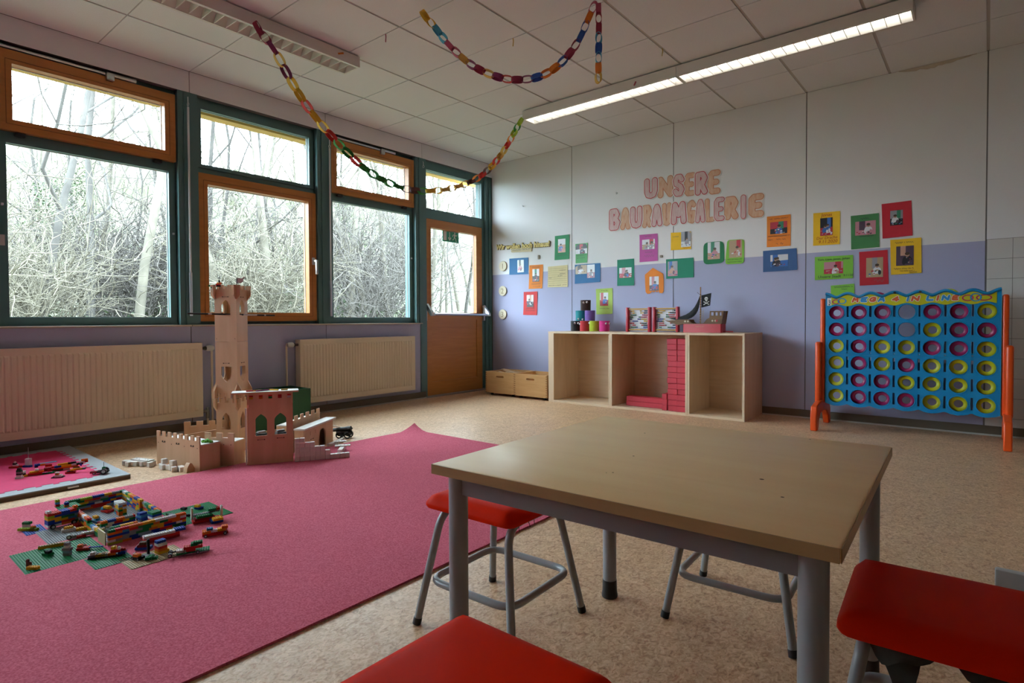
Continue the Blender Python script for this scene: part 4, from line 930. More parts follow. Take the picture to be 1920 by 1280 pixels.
oval(0.915,1.040,0.034,0.023,0.009,'ring_print',M_TM,-0.0346); oval(1.005,1.040,0.045,0.022,0.009,'ring_print',M_TM,-0.0346); oval(0.96,1.043,0.033,0.030,0.009,'ring_print',M_TB,-0.0352)
for k in (0.475, 0.635): MB().cyl((k,-0.05,1.092),(k,-0.03,1.092),0.009,n=12).build('bolt', M_BLACK, gm)
for s, xb in ((-1, 0.0), (1, Wd)):
    st = MB().rbox((xb+s*0.023,0,0.63),(0.038,0.06,0.86),0.014,3).build('upright', M_GO, gm)
    MB().rbox((xb+s*0.046,-0.055,0.45),(0.044,0.06,0.51),0.016,3).build('brace', M_GO, gm)
    y_f, y_b = -0.262, 0.275
    foot = [(y_f,0),(y_f+0.065,0),(y_f+0.095,0.075),(y_f+0.15,0.125),(0.02,0.14),(0.11,0.125),(y_b-0.095,0.075),(y_b-0.065,0),(y_b,0),(y_b-0.01,0.13),(y_b-0.06,0.195),(0.05,0.225),(-0.08,0.225),(y_f+0.02,0.195),(y_f-0.002,0.12)]
    bm0 = MB().prism(foot, [], xb+s*0.014 if s > 0 else xb-0.062, xb+0.062 if s > 0 else xb-0.014, 'yz').build('foot', M_GO, gm)
    bv = bm0.modifiers.new('b', 'BEVEL'); bv.width = 0.008; bv.segments = 2
rows = ['MMM_MMY','MMM_YMM','YMYYMMY','YMYMYYY','YMMYYYY','YMMMYYY']
rg = {k: MB().ring(0.0455,0.0185,36,12,(0,0,0),'y',0.55).mesh('game_ring', {'M':M_GM,'Y':M_GY}[k]) for k in 'MY'}
rng = random.Random(4)
for j, row in enumerate(rows):
    for i, ch in enumerate(row):
        if ch == '_': continue
        o = link('game_ring', rg[ch], None, (GX+hx[i]+rng.uniform(-0.002,0.002), GY_+rng.uniform(-0.004,0.004), hz[j]-0.002), (rng.uniform(-0.12,0.12),0,rng.uniform(-0.1,0.1)))
        tag(o, '%s ring in the board game, %s column from the left, %s row from the top' % ({'M':'magenta','Y':'yellow'}[ch], ORD[i], ORD[j]), 'game ring', 'rings in the board game')
# spare rings half hidden behind the board top
for (xa, za, k, lab) in ((4.33,1.04,'M','spare magenta ring leaning against the wall behind the game board'),(4.78,1.05,'Y','spare yellow ring leaning against the wall behind the game board')):
    tag(link('game_ring', rg[k], None, (xa, GY_+0.055, za)), lab, 'game ring')
# ------------------------------------------------------------------ table
TB = thing('childrens_table', 'square low table with beech top and grey steel legs', 'table', (4.05,-4.845,0), math.radians(1.9))
def table_wood():
    m = wood('beech_table_top', (0.84,0.56,0.265), (0.90,0.65,0.34), 0.36, 1.6, (1.0,7,7), 0.55); return m
MB().rbox((0.4,0.4,0.565),(0.80,0.80,0.024),0.004,2).build('table_top', table_wood(), TB)
M_EDGE = wood('beech_edge', (0.34,0.20,0.085),(0.42,0.25,0.11),0.4,3,(1,1,10))
for a in ((0.4,0.0,0.80,0.003),(0.4,0.8,0.80,0.003),(0.0,0.4,0.003,0.80),(0.8,0.4,0.003,0.80)):
    MB().box(a[0]-a[2]/2+0.002, a[1]-a[3]/2, 0.5545, a[0]+a[2]/2-0.002, a[1]+a[3]/2, 0.5755).build('edge_band', M_EDGE, TB, 0)
M_APR = mat('apron_grey', (0.21,0.205,0.225), 0.4)
i0 = 0.05
for a, b in (((i0,0.043),(0.8-i0,0.043)),((i0,0.757),(0.8-i0,0.757)),((0.043,i0),(0.043,0.8-i0)),((0.757,i0),(0.757,0.8-i0))):
    MB().bar((a[0],a[1],0.531),(b[0],b[1],0.531),0.02,0.044).build('apron', M_APR, TB, 0)
M_LEG = mat('table_leg_grey', (0.26,0.265,0.285), 0.32, spec=0.6)
for a in (0.042, 0.758):
    for b in (0.042, 0.758):
        l = MB().cyl((a,b,0.05),(a,b,0.553),0.0215,n=24).build('leg', M_LEG, TB)
        MB().lathe([(0.0245,0),(0.026,0.006),(0.0235,0.02),(0.0228,0.05),(0.0228,0.056)],20,(a,b,0)).build('foot_cap', M_BLACK, l)
# dents and a worn white mark in the top
M_DENT = mat('table_dent', (0.10,0.055,0.025), 0.8)
mk = MB()
for (a, b, r) in ((0.33,0.33,0.0035),(0.235,0.60,0.0035),(0.62,0.30,0.006),(0.68,0.20,0.0045),(0.36,0.17,0.003),(0.35,0.16,0.002),(0.62,0.78,0.004)):
    mk.lathe([(r,0),(r*0.5,0.0004)],8,(a,b,0.5768))
mk.build('dent', M_DENT, TB, 0)

# ------------------------------------------------------------------ stools
def rpath(pts, r, n=5, closed=False):
    P = [Vector(p) for p in pts]; out = []; m = len(P)
    for i in range(m):
        if not closed and i in (0, m-1): out.append(P[i]); continue
        p = P[i]; a = (P[i-1]-p); b = (P[(i+1) % m]-p); q = min(r, a.length*0.45, b.length*0.45); a = p+a.normalized()*q; b = p+b.normalized()*q
        for k in range(n+1):
            t = k/n; out.append(a*(1-t)**2 + p*2*t*(1-t) + b*t*t)
    return out
def seat_mesh():
    """Padded square seat: softly crowned top, pulled-in edges."""
    bm = bmesh.new(); n = 20; hw = 0.163
    def prof(u): return math.copysign(abs(u)**1.0, u)
    grid = {}
    for i in range(n+1):
        for j in range(n+1):
            a = -1+2*i/n; b = -1+2*j/n
            r = 0.16                                # rounded plan corners
            x_, y_ = a, b
            ax, ay = abs(a), abs(b)
            if ax > 1-r and ay > 1-r:
                dx, dy = (ax-(1-r))/r, (ay-(1-r))/r; l = math.hypot(dx,dy); mxx = max(dx,dy)
                if l > 1e-6: dx, dy = dx*mxx/l, dy*mxx/l
                x_, y_ = math.copysign((1-r)+r*dx, a), math.copysign((1-r)+r*dy, b)
            e = max(ax, ay); z = 0.388 - 0.022*max(0,(e-0.80)/0.20)**2.2 - 0.004*(e**2)
            grid[i,j] = bm.verts.new((x_*hw, y_*hw, z))
    for i in range(n):
        for j in range(n): bm.faces.new((grid[i,j],grid[i+1,j],grid[i+1,j+1],grid[i,j+1]))
    rim = [(i,0) for i in range(n)] + [(n,j) for j in range(n)] + [(i,n) for i in range(n,0,-1)] + [(0,j) for j in range(n,0,-1)]
    prev = [grid[k] for k in rim]
    for z, s in ((0.354,1.005),(0.347,0.985),(0.346,0.9)):
        cur = [bm.verts.new((grid[k].co.x*s, grid[k].co.y*s, z)) for k in rim]
        for a in range(len(rim)):
            b = (a+1) % len(rim); bm.faces.new((prev[a],prev[b],cur[b],cur[a]))
        prev = cur
    bm.faces.new(prev)
    bmesh.ops.recalc_face_normals(bm, faces=bm.faces); me = bpy.data.meshes.new('seat'); bm.to_mesh(me); bm.free()
    for p in me.polygons: p.use_smooth = True
    me.set_sharp_from_angle(angle=math.radians(50)); me.materials.append(M_RED); return me
def make_stool(label):
    t = thing('stool', label, 'stool', (0,0,0))
    link('seat', seat_mesh(), t)
    f, u_ = 0.176, 0.122
    for s in (-1, 1):
        MB().tube(rpath([(s*f,-f,0.008),(s*u_,-u_,0.336),(s*u_,u_,0.336),(s*f,f,0.008)],0.06,7), 0.0115, 12).build('leg_frame', M_TUBE, t)
        for q in (-1, 1):
            dd = Vector((s*(u_-f), q*(u_-f), 0.328)).normalized(); p0 = Vector((s*f, q*f, 0.008))
            MB().cyl(p0-dd*0.0065, p0+dd*0.013, 0.0128, n=14).build('foot_cap', M_BLACK, t)
    k = 0.150; MB().tube(rpath([(-k,-k,0.13),(k,-k,0.13),(k,k,0.13),(-k,k,0.13)],0.055,7,True), 0.0105, 12, True).build('foot_ring', M_TUBE, t)
    return t
s1 = make_stool('red vinyl stool behind the left front table leg, on the far side')
def put(o, x_, y_, deg, label=None):
    o.location = (x_, y_, 0); o.rotation_euler = (0,0,math.radians(deg))
    if label: o['label'] = label
    return o
put(s1, 3.882, -4.412, 2)
s2 = put(copy_tree(s1), 4.43, -3.915, 3, 'stool pushed under the far edge of the table, only its grey legs showing')
s3 = put(copy_tree(s1), 4.443, -5.147, 0, 'red vinyl stool seat in the near foreground, cut off by the bottom of the photo')
s4 = put(copy_tree(s1), 4.957, -4.428, 3, 'red vinyl stool on the right with torn dark lining hanging below its seat')
for o in (s1,s2,s3,s4): o['group'] = 'red stools around the table'
# torn seat lining of the right stool
M_LIN = mat('torn_lining', (0.035,0.028,0.02), 0.95, var=0.2, scale=50)
rr = random.Random(12)
def lin(u, v):
    dep = 0.015+0.022*max(0,math.sin(u*9.5))+0.012*math.sin(u*23)
    return (-0.115+0.23*u, -0.135+0.012*math.sin(u*14+v*2), 0.347-v*dep)
cloth(lin, 24, 4).build('torn_lining', M_LIN, s4, 60)
def lin2(u, v):
    w = 0.030-0.012*math.sin(PI*v*0.8)+0.006*math.sin(v*7)
    return (-0.075+(u-0.5)*2*w+0.018*v, -0.128+0.014*math.sin(v*6+u), 0.347-0.135*v+0.01*math.sin(u*9)*v)
cloth(lin2, 6, 12).build('torn_lining', M_LIN, s4, 60)
# loose threads under the torn seam of the far stool
mb = MB()
for k in range(3):
    a = 0.02+0.035*k+0.01*(k % 2); mb.tube([(0.152-0.0*k,-0.14+a,0.352),(0.158,-0.14+a,0.343),(0.157+0.004*(k%2),-0.137+a,0.331)],0.0009,4)
mb.build('loose_thread', M_LIN, s1, 0)

# light grey box behind the right stool
M_GREYB = mat('light_grey_board', (0.42,0.44,0.46), 0.6, var=0.04, scale=30)
gb = thing('panel_board', 'light grey upright board on feet behind the right stool', 'board', (5.022,-3.92,0))
MB().rbox((0.24,0.012,0.151),(0.48,0.024,0.282),0.004,2).build('panel', M_GREYB, gb)
for a in (0.06, 0.42): MB().box(a-0.015,-0.0,0,a+0.015,0.12,0.012).build('foot', M_GREYB, gb, 0)

# ------------------------------------------------------------------ carpet with a lifted corner
def carpet_mat():
    m = mat('pink_carpet', (0.52,0.06,0.115), 0.95, spec=0.15); N = m.node_tree.nodes; L = m.node_tree.links; p = N['Principled BSDF']
    tc = N.new('ShaderNodeTexCoord')
    n = N.new('ShaderNodeTexNoise'); n.inputs['Scale'].default_value = 170; n.inputs['Detail'].default_value = 4; L.new(tc.outputs['Object'], n.inputs[0])
    r = N.new('ShaderNodeValToRGB'); e = r.color_ramp.elements; e[0].position = 0.3; e[0].color = (0.45,0.068,0.11,1); e[1].position = 0.68; e[1].color = (0.66,0.155,0.22,1); L.new(n.outputs['Fac'], r.inputs[0])
    n2 = N.new('ShaderNodeTexNoise'); n2.inputs['Scale'].default_value = 2.2; n2.inputs['Detail'].default_value = 5; L.new(tc.outputs['Object'], n2.inputs[0])
    r2 = N.new('ShaderNodeValToRGB'); r2.color_ramp.elements[0].color = (0.88,0.86,0.86,1); r2.color_ramp.elements[1].color = (1.05,1.05,1.05,1); L.new(n2.outputs['Fac'], r2.inputs[0])
    mx = N.new('ShaderNodeMixRGB'); mx.blend_type = 'MULTIPLY'; mx.inputs[0].default_value = 1; L.new(r.outputs[0], mx.inputs[1]); L.new(r2.outputs[0], mx.inputs[2]); L.new(mx.outputs[0], p.inputs['Base Color'])
    w = N.new('ShaderNodeTexWave'); w.inputs['Scale'].default_value = 55; w.inputs['Distortion'].default_value = 0.6; w.bands_direction = 'X'; L.new(tc.outputs['Object'], w.inputs[0])
    ad = N.new('ShaderNodeMath'); ad.operation = 'ADD'; L.new(w.outputs['Fac'], ad.inputs[0]); L.new(n.outputs['Fac'], ad.inputs[1])
    bp = N.new('ShaderNodeBump'); bp.inputs['Strength'].default_value = 0.35; bp.inputs['Distance'].default_value = 0.004; L.new(ad.outputs[0], bp.inputs['Height']); L.new(bp.outputs[0], p.inputs['Normal'])
    return m
def carpet():
    x0, x1, y0, y1 = 1.415, 3.483, -8.2, -2.60
    vs = []; fs = []; ux = [x0+(x1-x0)*i/40 for i in range(41)]; vy = [y1-0.02*i for i in range(26)] + [y1-0.5-(y1-0.5-y0)*i/20 for i in range(1,21)]
    def h(x_, y_):
        d = math.hypot(x_-x0, y_-y1); k = max(0, 1-d/0.15); z = 0.008 + 0.058*k**1.5
        wv = 0.003*math.sin(3.1*x_+1.7*y_)*math.sin(2.3*y_-x_)
        return z + max(0, wv)*0.8
    nx, ny = len(ux), len(vy)
    for s in (0,1):
        for y_ in vy:
            for x_ in ux:
                d = math.hypot(x_-x0, y_-y1); k = max(0, 1-d/0.15)
                vs.append((x_+0.015*k**2, y_-0.006*k**2, h(x_,y_) - (0.007 if s else 0)))
    K = nx*ny
    for s in (0,1):
        for j in range(ny-1):
            for i in range(nx-1):
                a = s*K+j*nx+i; fs.append((a,a+1,a+nx+1,a+nx))
    rim = [i for i in range(nx)] + [j*nx+nx-1 for j in range(1,ny)] + [(ny-1)*nx+i for i in range(nx-2,-1,-1)] + [j*nx for j in range(ny-2,0,-1)]
    for p, q in zip(rim, rim[1:]+rim[:1]): fs.append((p,q,K+q,K+p))
    o = MB().add(vs, fs).build('carpet', carpet_mat(), None, 60)
    o.data.materials.append(M_RED); return o
tag(carpet(), 'large pink woven carpet with its far corner curled up', 'carpet')

# ------------------------------------------------------------------ play board with a jigsaw foam mat
pb_ = thing('play_board', 'thick board by the window with a grey edged jigsaw foam mat', 'play mat', (0.03,-6.6,0))
MB().box(0,0,0,1.2,2.04,0.020).build('board', mat('board_edge', (0.13,0.095,0.06), 0.7), pb_, 0)
def teeth(p, q, n, amp, ph=0):
    """A jigsaw edge from p to q."""
    P, Q = Vector(p), Vector(q); d = Q-P; nn = Vector((-d.y, d.x)).normalized(); out = []
    for k in range(n):
        for f, s in ((0.0,0),(0.22,0),(0.14,1),(0.86,1),(0.78,0)):
            z = P + d*((k+f*0.5+0.25)/n) if False else P + d*((k+0.25+f*0.5)/n)
            out.append(tuple(z + nn*amp*s))
    return out
ys = 2.04-0.105; pk = [(0.12,0.0),(1.10,0.0)] + [(1.10,0.1)] + teeth((1.10,0.1),(1.10,ys-0.03),24,-0.022) + [(1.10,ys-0.02)] + teeth((1.08,ys),(0.15,ys),13,-0.022) + [(0.12,ys)] + teeth((0.12,ys-0.05),(0.12,0.1),24,-0.022)
MB().box(0,0,0.020,1.2,2.04,0.026).build('grey_foam_border', mat('grey_foam', (0.33,0.35,0.37), 0.85, var=0.05, scale=80), pb_, 0)
MB().prism(pk, [], 0.026, 0.0275, 'xy').build('pink_foam_mat', mat('pink_foam', (0.56,0.015,0.10), 0.85, var=0.06, scale=60), pb_, 0)
MB().rbox((1.203,1.77,0.012),(0.012,0.05,0.01),0.002,1).build('clip', M_SILVER, pb_)
# ------------------------------------------------------------------ wooden castle
M_BIR = wood('castle_birch', (0.54,0.33,0.19), (0.62,0.40,0.245), 0.5, 2.0, (8,8,0.8))
M_BIRE = mat('birch_cut_edge', (0.60,0.46,0.32), 0.6)
M_SLOT = mat('slot_dark', (0.05,0.025,0.012), 0.8)
M_WPLY = mat('white_board', (0.66,0.64,0.60), 0.6)
def pointed(cx, hw, z0, zs, zt_):
    """Pointed arch opening."""
    out = [(cx-hw,z0),(cx+hw,z0)]
    for k in range(7): t = k/6; out.append((cx+hw*(1-t**1.7), zs+(zt_-zs)*t**0.85 if k else zs))
    for k in range(5,-1,-1): t = k/6; out.append((cx-hw*(1-t**1.7), zs+(zt_-zs)*t**0.85 if k else zs))
    return out
def crenel_top(x0, x1, z, n, dz, frac=0.5):
    """Points of a crenellated top edge from x1 back to x0."""
    w = (x1-x0)/(n-(1-frac)); mw = w*frac; gw = w*(1-frac); out = []; x_ = x1
    for k in range(n):
        out += [(x_, z), (x_-mw, z)]
        if k < n-1: out += [(x_-mw, z-dz), (x_-mw-gw, z-dz)]
        x_ -= w
    return out
def dash(par, pts_):
    mb = MB()
    for (x_, y_, z_, ax) in pts_:
        if ax == 'x': mb.boxc((x_,y_,z_),(0.030,0.002,0.0022)); mb.boxc((x_-0.019,y_,z_),(0.006,0.002,0.006)); mb.boxc((x_+0.019,y_,z_),(0.006,0.002,0.006))
        else: mb.boxc((x_,y_,z_),(0.002,0.030,0.0022)); mb.boxc((x_,y_-0.019,z_),(0.002,0.006,0.006)); mb.boxc((x_,y_+0.019,z_),(0.002,0.006,0.006))
    mb.build('tie_slot', M_SLOT, par, 0)
def tower_module(z, label, outer, holes, slots):
    t = thing('castle_tower_section', label, 'toy castle', (1.097,-3.878,z), math.radians(36.8)); w = 0.15; e = 0.008
    of = [(a-w, b) for a, b in outer]; hf = [[(a-w, b) for a, b in h] for h in holes]
    MB().prism(of, hf, 0, e).build('wall_board', M_BIR, t, 0); MB().prism(of, hf, w-e, w).build('wall_board', M_BIR, t, 0)
    oy = [(min(max(a,e) if 0 <= a <= w else a, w-e) if 0 <= a <= w else a, b) for a, b in outer]
    MB().prism(oy, holes, -e, 0, 'yz').build('wall_board', M_BIR, t, 0); MB().prism(oy, holes, -w, -w+e, 'yz').build('wall_board', M_BIR, t, 0)
    dash(t, [(-w/2, -0.0006, s, 'x') for s in slots] + [(0.0006, w/2, s, 'y') for s in slots])
    mb = MB()
    for q in (0.012, w-0.012):
        for zz in (0.02,): mb.cyl((-q,-0.0012,zz),(-q,0.001,zz),0.0022,n=8)
    mb.build('screw', M_SLOT, t)
    return t
w = 0.15
def flared_top(h, zf, fl, dz, ext=0.020):
    return [(0,0),(w,0),(w,zf),(w+ext,fl)] + crenel_top(-ext, w+ext, h, 4, dz) + [(-ext,fl),(0,zf)]
tower_module(0.0, 'bottom tower section of the wooden castle with pointed arches', flared_top(0.372,0.285,0.318,0.028,0.021), [pointed(0.068,0.032,0.163,0.215,0.277)], [])
sh_ = [(0.040,0.213),(0.110,0.213),(0.110,0.155),(0.098,0.130),(0.075,0.109),(0.052,0.130),(0.040,0.155)]
mid_o = [(-0.028,0)] + [p for k in range(3) for p in ((0.012+0.045*k,0),(0.012+0.045*k,0.033),(0.032+0.045*k,0.033),(0.032+0.045*k,0))] + [(w+0.028,0),(w+0.028,0.052),(w,0.105),(w,0.3795),(0,0.3795),(0,0.105),(-0.028,0.052)]
tower_module(0.3755, 'middle tower section of the wooden castle with shield shaped openings', mid_o, [sh_], [0.236])
tower_module(0.757, 'top tower section of the wooden castle with crenellations and pointed windows', flared_top(0.383,0.28,0.316,0.028,0.027), [pointed(0.075,0.033,0.181,0.235,0.283)], [0.303])
# gatehouse
GX0, GY0 = 1.497, -4.010
g = thing('castle_gatehouse', 'wooden castle gatehouse with two pointed windows, in front of the tower', 'toy castle', (GX0,GY0,0.0085), math.radians(61.6)); gw, gd, gh = 0.263, 0.092, 0.441
win2 = [pointed(0.078,0.034,0.176,0.268,0.311), pointed(0.190,0.035,0.178,0.268,0.312)]
sl_ = [[(0.012+0.0548*k,0.404),(0.034+0.0548*k,0.404),(0.034+0.0548*k,0.428),(0.012+0.0548*k,0.428)] for k in range(5)]
MB().prism([(0,0),(gw,0),(gw,gh),(0,gh)], win2+sl_, 0, 0.009).build('wall_board', M_BIR, g, 0)
MB().prism([(0,0),(gw,0),(gw,gh),(0,gh)], win2, gd-0.009, gd).build('wall_board', M_BIR, g, 0)
so = [(0.009,0),(gd-0.009,0),(gd-0.009,0.345),(gd+0.015,0.375),(gd+0.015,gh),(-0.026,gh),(-0.026,0.375),(0.009,0.345)]
MB().prism(so, [pointed(gd/2,0.02,0.17,0.25,0.31)], 0, 0.009, 'yz').build('wall_board', M_BIR, g, 0)
MB().prism([(a,b) for a,b in so], [pointed(gd/2,0.02,0.17,0.25,0.31)], gw-0.009, gw, 'yz').build('wall_board', M_BIR, g, 0)
MB().box(-0.012,0.01,0,-0.004,0.02,0.35).box(-0.012,0.04,0,-0.004,0.05,0.33).build('guide_strip', M_WPLY, g, 0)
MB().box(0.009,0.009,0.16,gw-0.009,gd-0.009,0.168).build('floor_board', M_WPLY, g, 0)
for k, c_ in enumerate(('yellow','orange','green','red','white')):
    MB().box(0.012+0.0548*k,0.010,0.405,0.034+0.0548*k,0.02,0.417).build('coloured_block', paper(PC[c_],c_) if c_ in PC else M_WPLY, g, 0)
    MB().box(0.012+0.0548*k,0.010,0.418,0.034+0.0548*k,0.02,0.428).build('coloured_block', paper(PC['red'],'red'), g, 0)
dash(g, [(0.078,-0.0006,0.152,'x'),(0.190,-0.0006,0.155,'x')])
rf = thing('castle_roof_board', 'white topped board lying across the gatehouse as its roof', 'toy castle', (GX0,GY0,gh+0.0085), math.radians(61.6))
MB().box(-0.085,-0.024,0.0005,gw+0.035,gd-0.005,0.008).build('board', M_BIR, rf, 0); MB().box(-0.085,-0.024,0.008,gw+0.035,gd-0.005,0.0105).build('paper_top', M_WPLY, rf, 0)
for k, (dx, dy, c, L_, a, nm) in enumerate(((0.06,0.02,'orange',0.05,0.2,'orange'),(0.10,0.03,'purple',0.11,0.5,'purple'),(0.15,0.03,'yellow',0.07,-0.6,'yellow'),(0.215,0.02,'gold',0.04,0.1,'tan'),(0.02,0.02,'red',0.05,0.0,'red'))):
    p = Matrix.Rotation(math.radians(61.6),3,'Z') @ Vector((dx,dy,0))
    tag(MB().boxc((0,0,0.004),(L_,0.008,0.008), rz=math.radians(61.6)+a).build('toy_stick', paper(PC[c],c), loc=(GX0+p.x,GY0+p.y,gh+0.019)), 'small %s stick lying on the gatehouse roof' % nm, 'toy stick')
# low wall units
def wall_unit(name, label, loc, deg, L_, D, hf, hp, nm, slots=3, arch=None, back=False, merl=0.03):
    t = thing(name, label, 'toy castle', (loc[0],loc[1],0), math.radians(deg)); e = 0.008
    holes = [arch] if arch else []
    MB().prism([(0,0),(L_,0)] + crenel_top(0, L_, hf, nm, merl, 0.52), holes, 0, e).build('wall_board', M_BIR, t, 0)
    MB().box(0,e,0,e,D,hp).build('end_board', M_BIR, t, 0); MB().box(L_-e,e,0,L_,D,hp).build('end_board', M_BIR, t, 0)
    bk = [(e,0),(L_-e,0),(L_-e,hp),(e,hp)]
    MB().prism(bk, holes, D-e, D).build('wall_board', M_BIR, t, 0)
    MB().box(0.0,e,hp,L_,D,hp+0.006).build('walkway', M_WPLY, t, 0)
    if slots:
        mb = MB()
        for k in range(slots):
            x_ = L_*(k+0.5)/slots
            mb.boxc((x_-0.008,-0.0006,hf-0.062),(0.010,0.002,0.010)); mb.boxc((x_+0.014,-0.0006,hf-0.062),(0.010,0.002,0.010)); mb.boxc((x_,-0.0006,hf-0.066),(0.03,0.002,0.003))
        mb.build('tie_slot', M_SLOT, t, 0)
    mb = MB()
    for x_ in (0.02, L_*0.36, L_*0.66, L_-0.02): mb.cyl((x_,-0.0012,hp-0.015),(x_,0.001,hp-0.015),0.0028,n=8)
    mb.build('screw', M_SLOT, t)
    return t
ua = wall_unit('castle_wall_unit', 'pale crenellated castle wall box at the front left, eight merlons', (0.97,-4.332), 11.1, 0.431, 0.134, 0.21, 0.153, 8)
MB().prism([(0,0),(0.05,0),(0.05,0.02),(0.035,0.05),(0.022,0.055),(0.005,0.03)], [], -0.035, -0.0005, 'yz').build('support_foot', M_BIR, ua, loc=(0.39,-0.055,0))
wall_unit('castle_wall_unit', 'small crenellated castle wall box between front wall and gatehouse', (1.247,-4.158), 30, 0.20, 0.11, 0.204, 0.147, 3, 0)
t = thing('castle_back_wall', 'crenellated rear wall of the castle courtyard left of the tower', 'toy castle', (0.787,-4.10,0), math.radians(57))
MB().prism([(0,0),(0.27,0)] + crenel_top(0,0.27,0.212,4,0.03,0.52), [], 0, 0.009).build('wall_board', M_BIR, t, 0)
MB().prism([(0.03,0),(0.27,0),(0.27,0.165),(0.03,0.135)], [], -0.06, -0.052).build('inner_board', M_BIR, t, 0)
MB().box(0.03,-0.052,0,0.27,0,0.125).build('walkway', M_BIR, t, 0)
ar = [(0.275+0.055*math.cos(PI*k/12), 0.075+0.055*math.sin(PI*k/12)) for k in range(13)]
arch_ = [(0.22,0.003),(0.33,0.003)] + ar
t = thing('castle_wall_unit', 'castle wall with a round archway and white top, right of the gatehouse', 'toy castle', (1.491,-3.628,0), math.radians(121.9)); e = 0.009
MB().prism([(0,0),(0.45,0),(0.45,0.165),(0,0.165)], [arch_], 0, e).build('wall_board', M_BIR, t, 0)
MB().prism([(0,0),(0.45,0),(0.45,0.165),(0,0.165)], [arch_], 0.056, 0.065).build('wall_board', M_BIR, t, 0)
MB().box(0,e,0,e,0.056,0.165).build('end_board', M_BIR, t, 0); MB().box(0.45-e,e,0,0.45,0.056,0.165).build('end_board', M_BIR, t, 0)
MB().box(-0.01,-0.014,0.165,0.475,0.065,0.176).build('walkway', M_WPLY, t, 0)
for k in range(3): MB().box(0.02+0.075*k,-0.0015,0.115,0.05+0.075*k,0.0,0.14).build('relief_merlon', M_BIR, t, 0)
dash(t, [(0.12,-0.0006,0.085,'x')])
wall_unit('castle_wall_unit', 'rear crenellated castle wall behind the arch wall', (1.405,-3.682), 121.9, 0.45, 0.09, 0.247, 0.19, 6, 0)
# white wooden cubes
M_CUBE = mat('white_cube', (0.76,0.72,0.67), 0.65, var=0.04, scale=30)
cub = MB().rbox((0,0,0.0145),(0.029,0.029,0.029),0.0016,1).mesh('wooden_cube', M_CUBE)
cub2 = MB().rbox((0,0,0.0145),(0.058,0.029,0.029),0.0016,1).mesh('wooden_cube', M_CUBE)
rng = random.Random(31)
def cube(x_, y_, z_, rz, lab, grp, me=cub): return tag(link('wooden_cube', me, None, (x_,y_,z_), (0,0,rz)), lab, 'cube', grp)
a = math.radians(62); d = Vector((math.cos(a), math.sin(a)))
for k, hcol in enumerate((5,5,4,4,3,3,2,1,1,1,1)):
    p = Vector((1.645,-3.765))+d*0.0305*k
    for j in range(hcol): cube(p.x+rng.uniform(-0.001,0.001), p.y, 0.009+0.0292*j, a+rng.uniform(-0.04,0.04), 'whitish cube of the stepped wall by the gatehouse, %s column, %s from the bottom' % (ORD[k], ORD[j]), 'cubes of the stepped wall')
for k in range(5):
    p = Vector((1.745,-3.49))+Vector((-0.078,0.074)).normalized()*0.031*(k+1)
    cube(p.x-0.05, p.y+0.0, 0.0091 if p.x-0.05 > 1.40 else 0, math.radians(133)+rng.uniform(-0.2,0.2), 'whitish cube, %s along the low curved row past the archway' % ORD[k], 'cubes of the low row')
for k in range(6):
    p = Vector((1.46,-3.38))+Vector((-0.5,0.9)).normalized()*0.033*k
    cube(p.x-0.04, p.y, 0.0091 if p.x-0.055 > 1.42 else 0.0, 1.9+rng.uniform(-0.3,0.3), 'whitish cube, %s along the broken row towards the black toy cannon' % ORD[k], 'cubes near the cannon')
for k in range(9):
    t_ = k/8; cube(0.86+0.03*math.sin(k*2.1)+0.16*t_, -4.47+0.10*t_+0.012*math.cos(k*3.0), 0, 0.5+rng.uniform(-0.4,0.4), 'whitish cube, %s from the left in the flat cluster left of the castle' % ORD[k], 'cubes left of the castle', cub2 if k % 3 == 0 else cub)
for k, (x_, y_, z_) in enumerate(((1.12,-4.345,0),(1.155,-4.35,0),(1.185,-4.33,0),(1.13,-4.335,0.0292),(1.215,-4.325,0),(1.22,-4.32,0.0292),(1.262,-4.33,0),(1.30,-4.30,0),(1.27,-4.295,0))):
    cube(x_, y_-0.012, z_, rng.uniform(-0.5,0.5), 'whitish cube, %s from the left in the heap against the front wall' % ORD[k], 'cubes against the front wall')
# flat white zig-zag plates
for k, (x_, y_, rz, s, lab) in enumerate(((1.60,-3.40,0.9,1.0,'white studded plate lying on the low cube row'),(1.47,-3.33,1.1,0.8,'white studded plate leaning near the archway'),(0.93,-4.40,0.35,1.5,'white flat plate bridging the cubes left of the castle'))):
    t = thing('white_plate', lab, 'toy plate', (x_,y_,0.039 if k < 2 else 0.0295), rz)
    MB().box(-0.05*s,-0.022,0,0.05*s,0.022,0.006).build('plate', M_WPLY, t, 0); mb = MB()
    for q in range(4): mb.cyl((-0.036*s+0.024*s*q,0.006*(-1)**q,0.006),(-0.036*s+0.024*s*q,0.006*(-1)**q,0.008),0.004,n=8)
    mb.build('peg', mat('peg_grey', (0.4,0.4,0.4), 0.6), t)
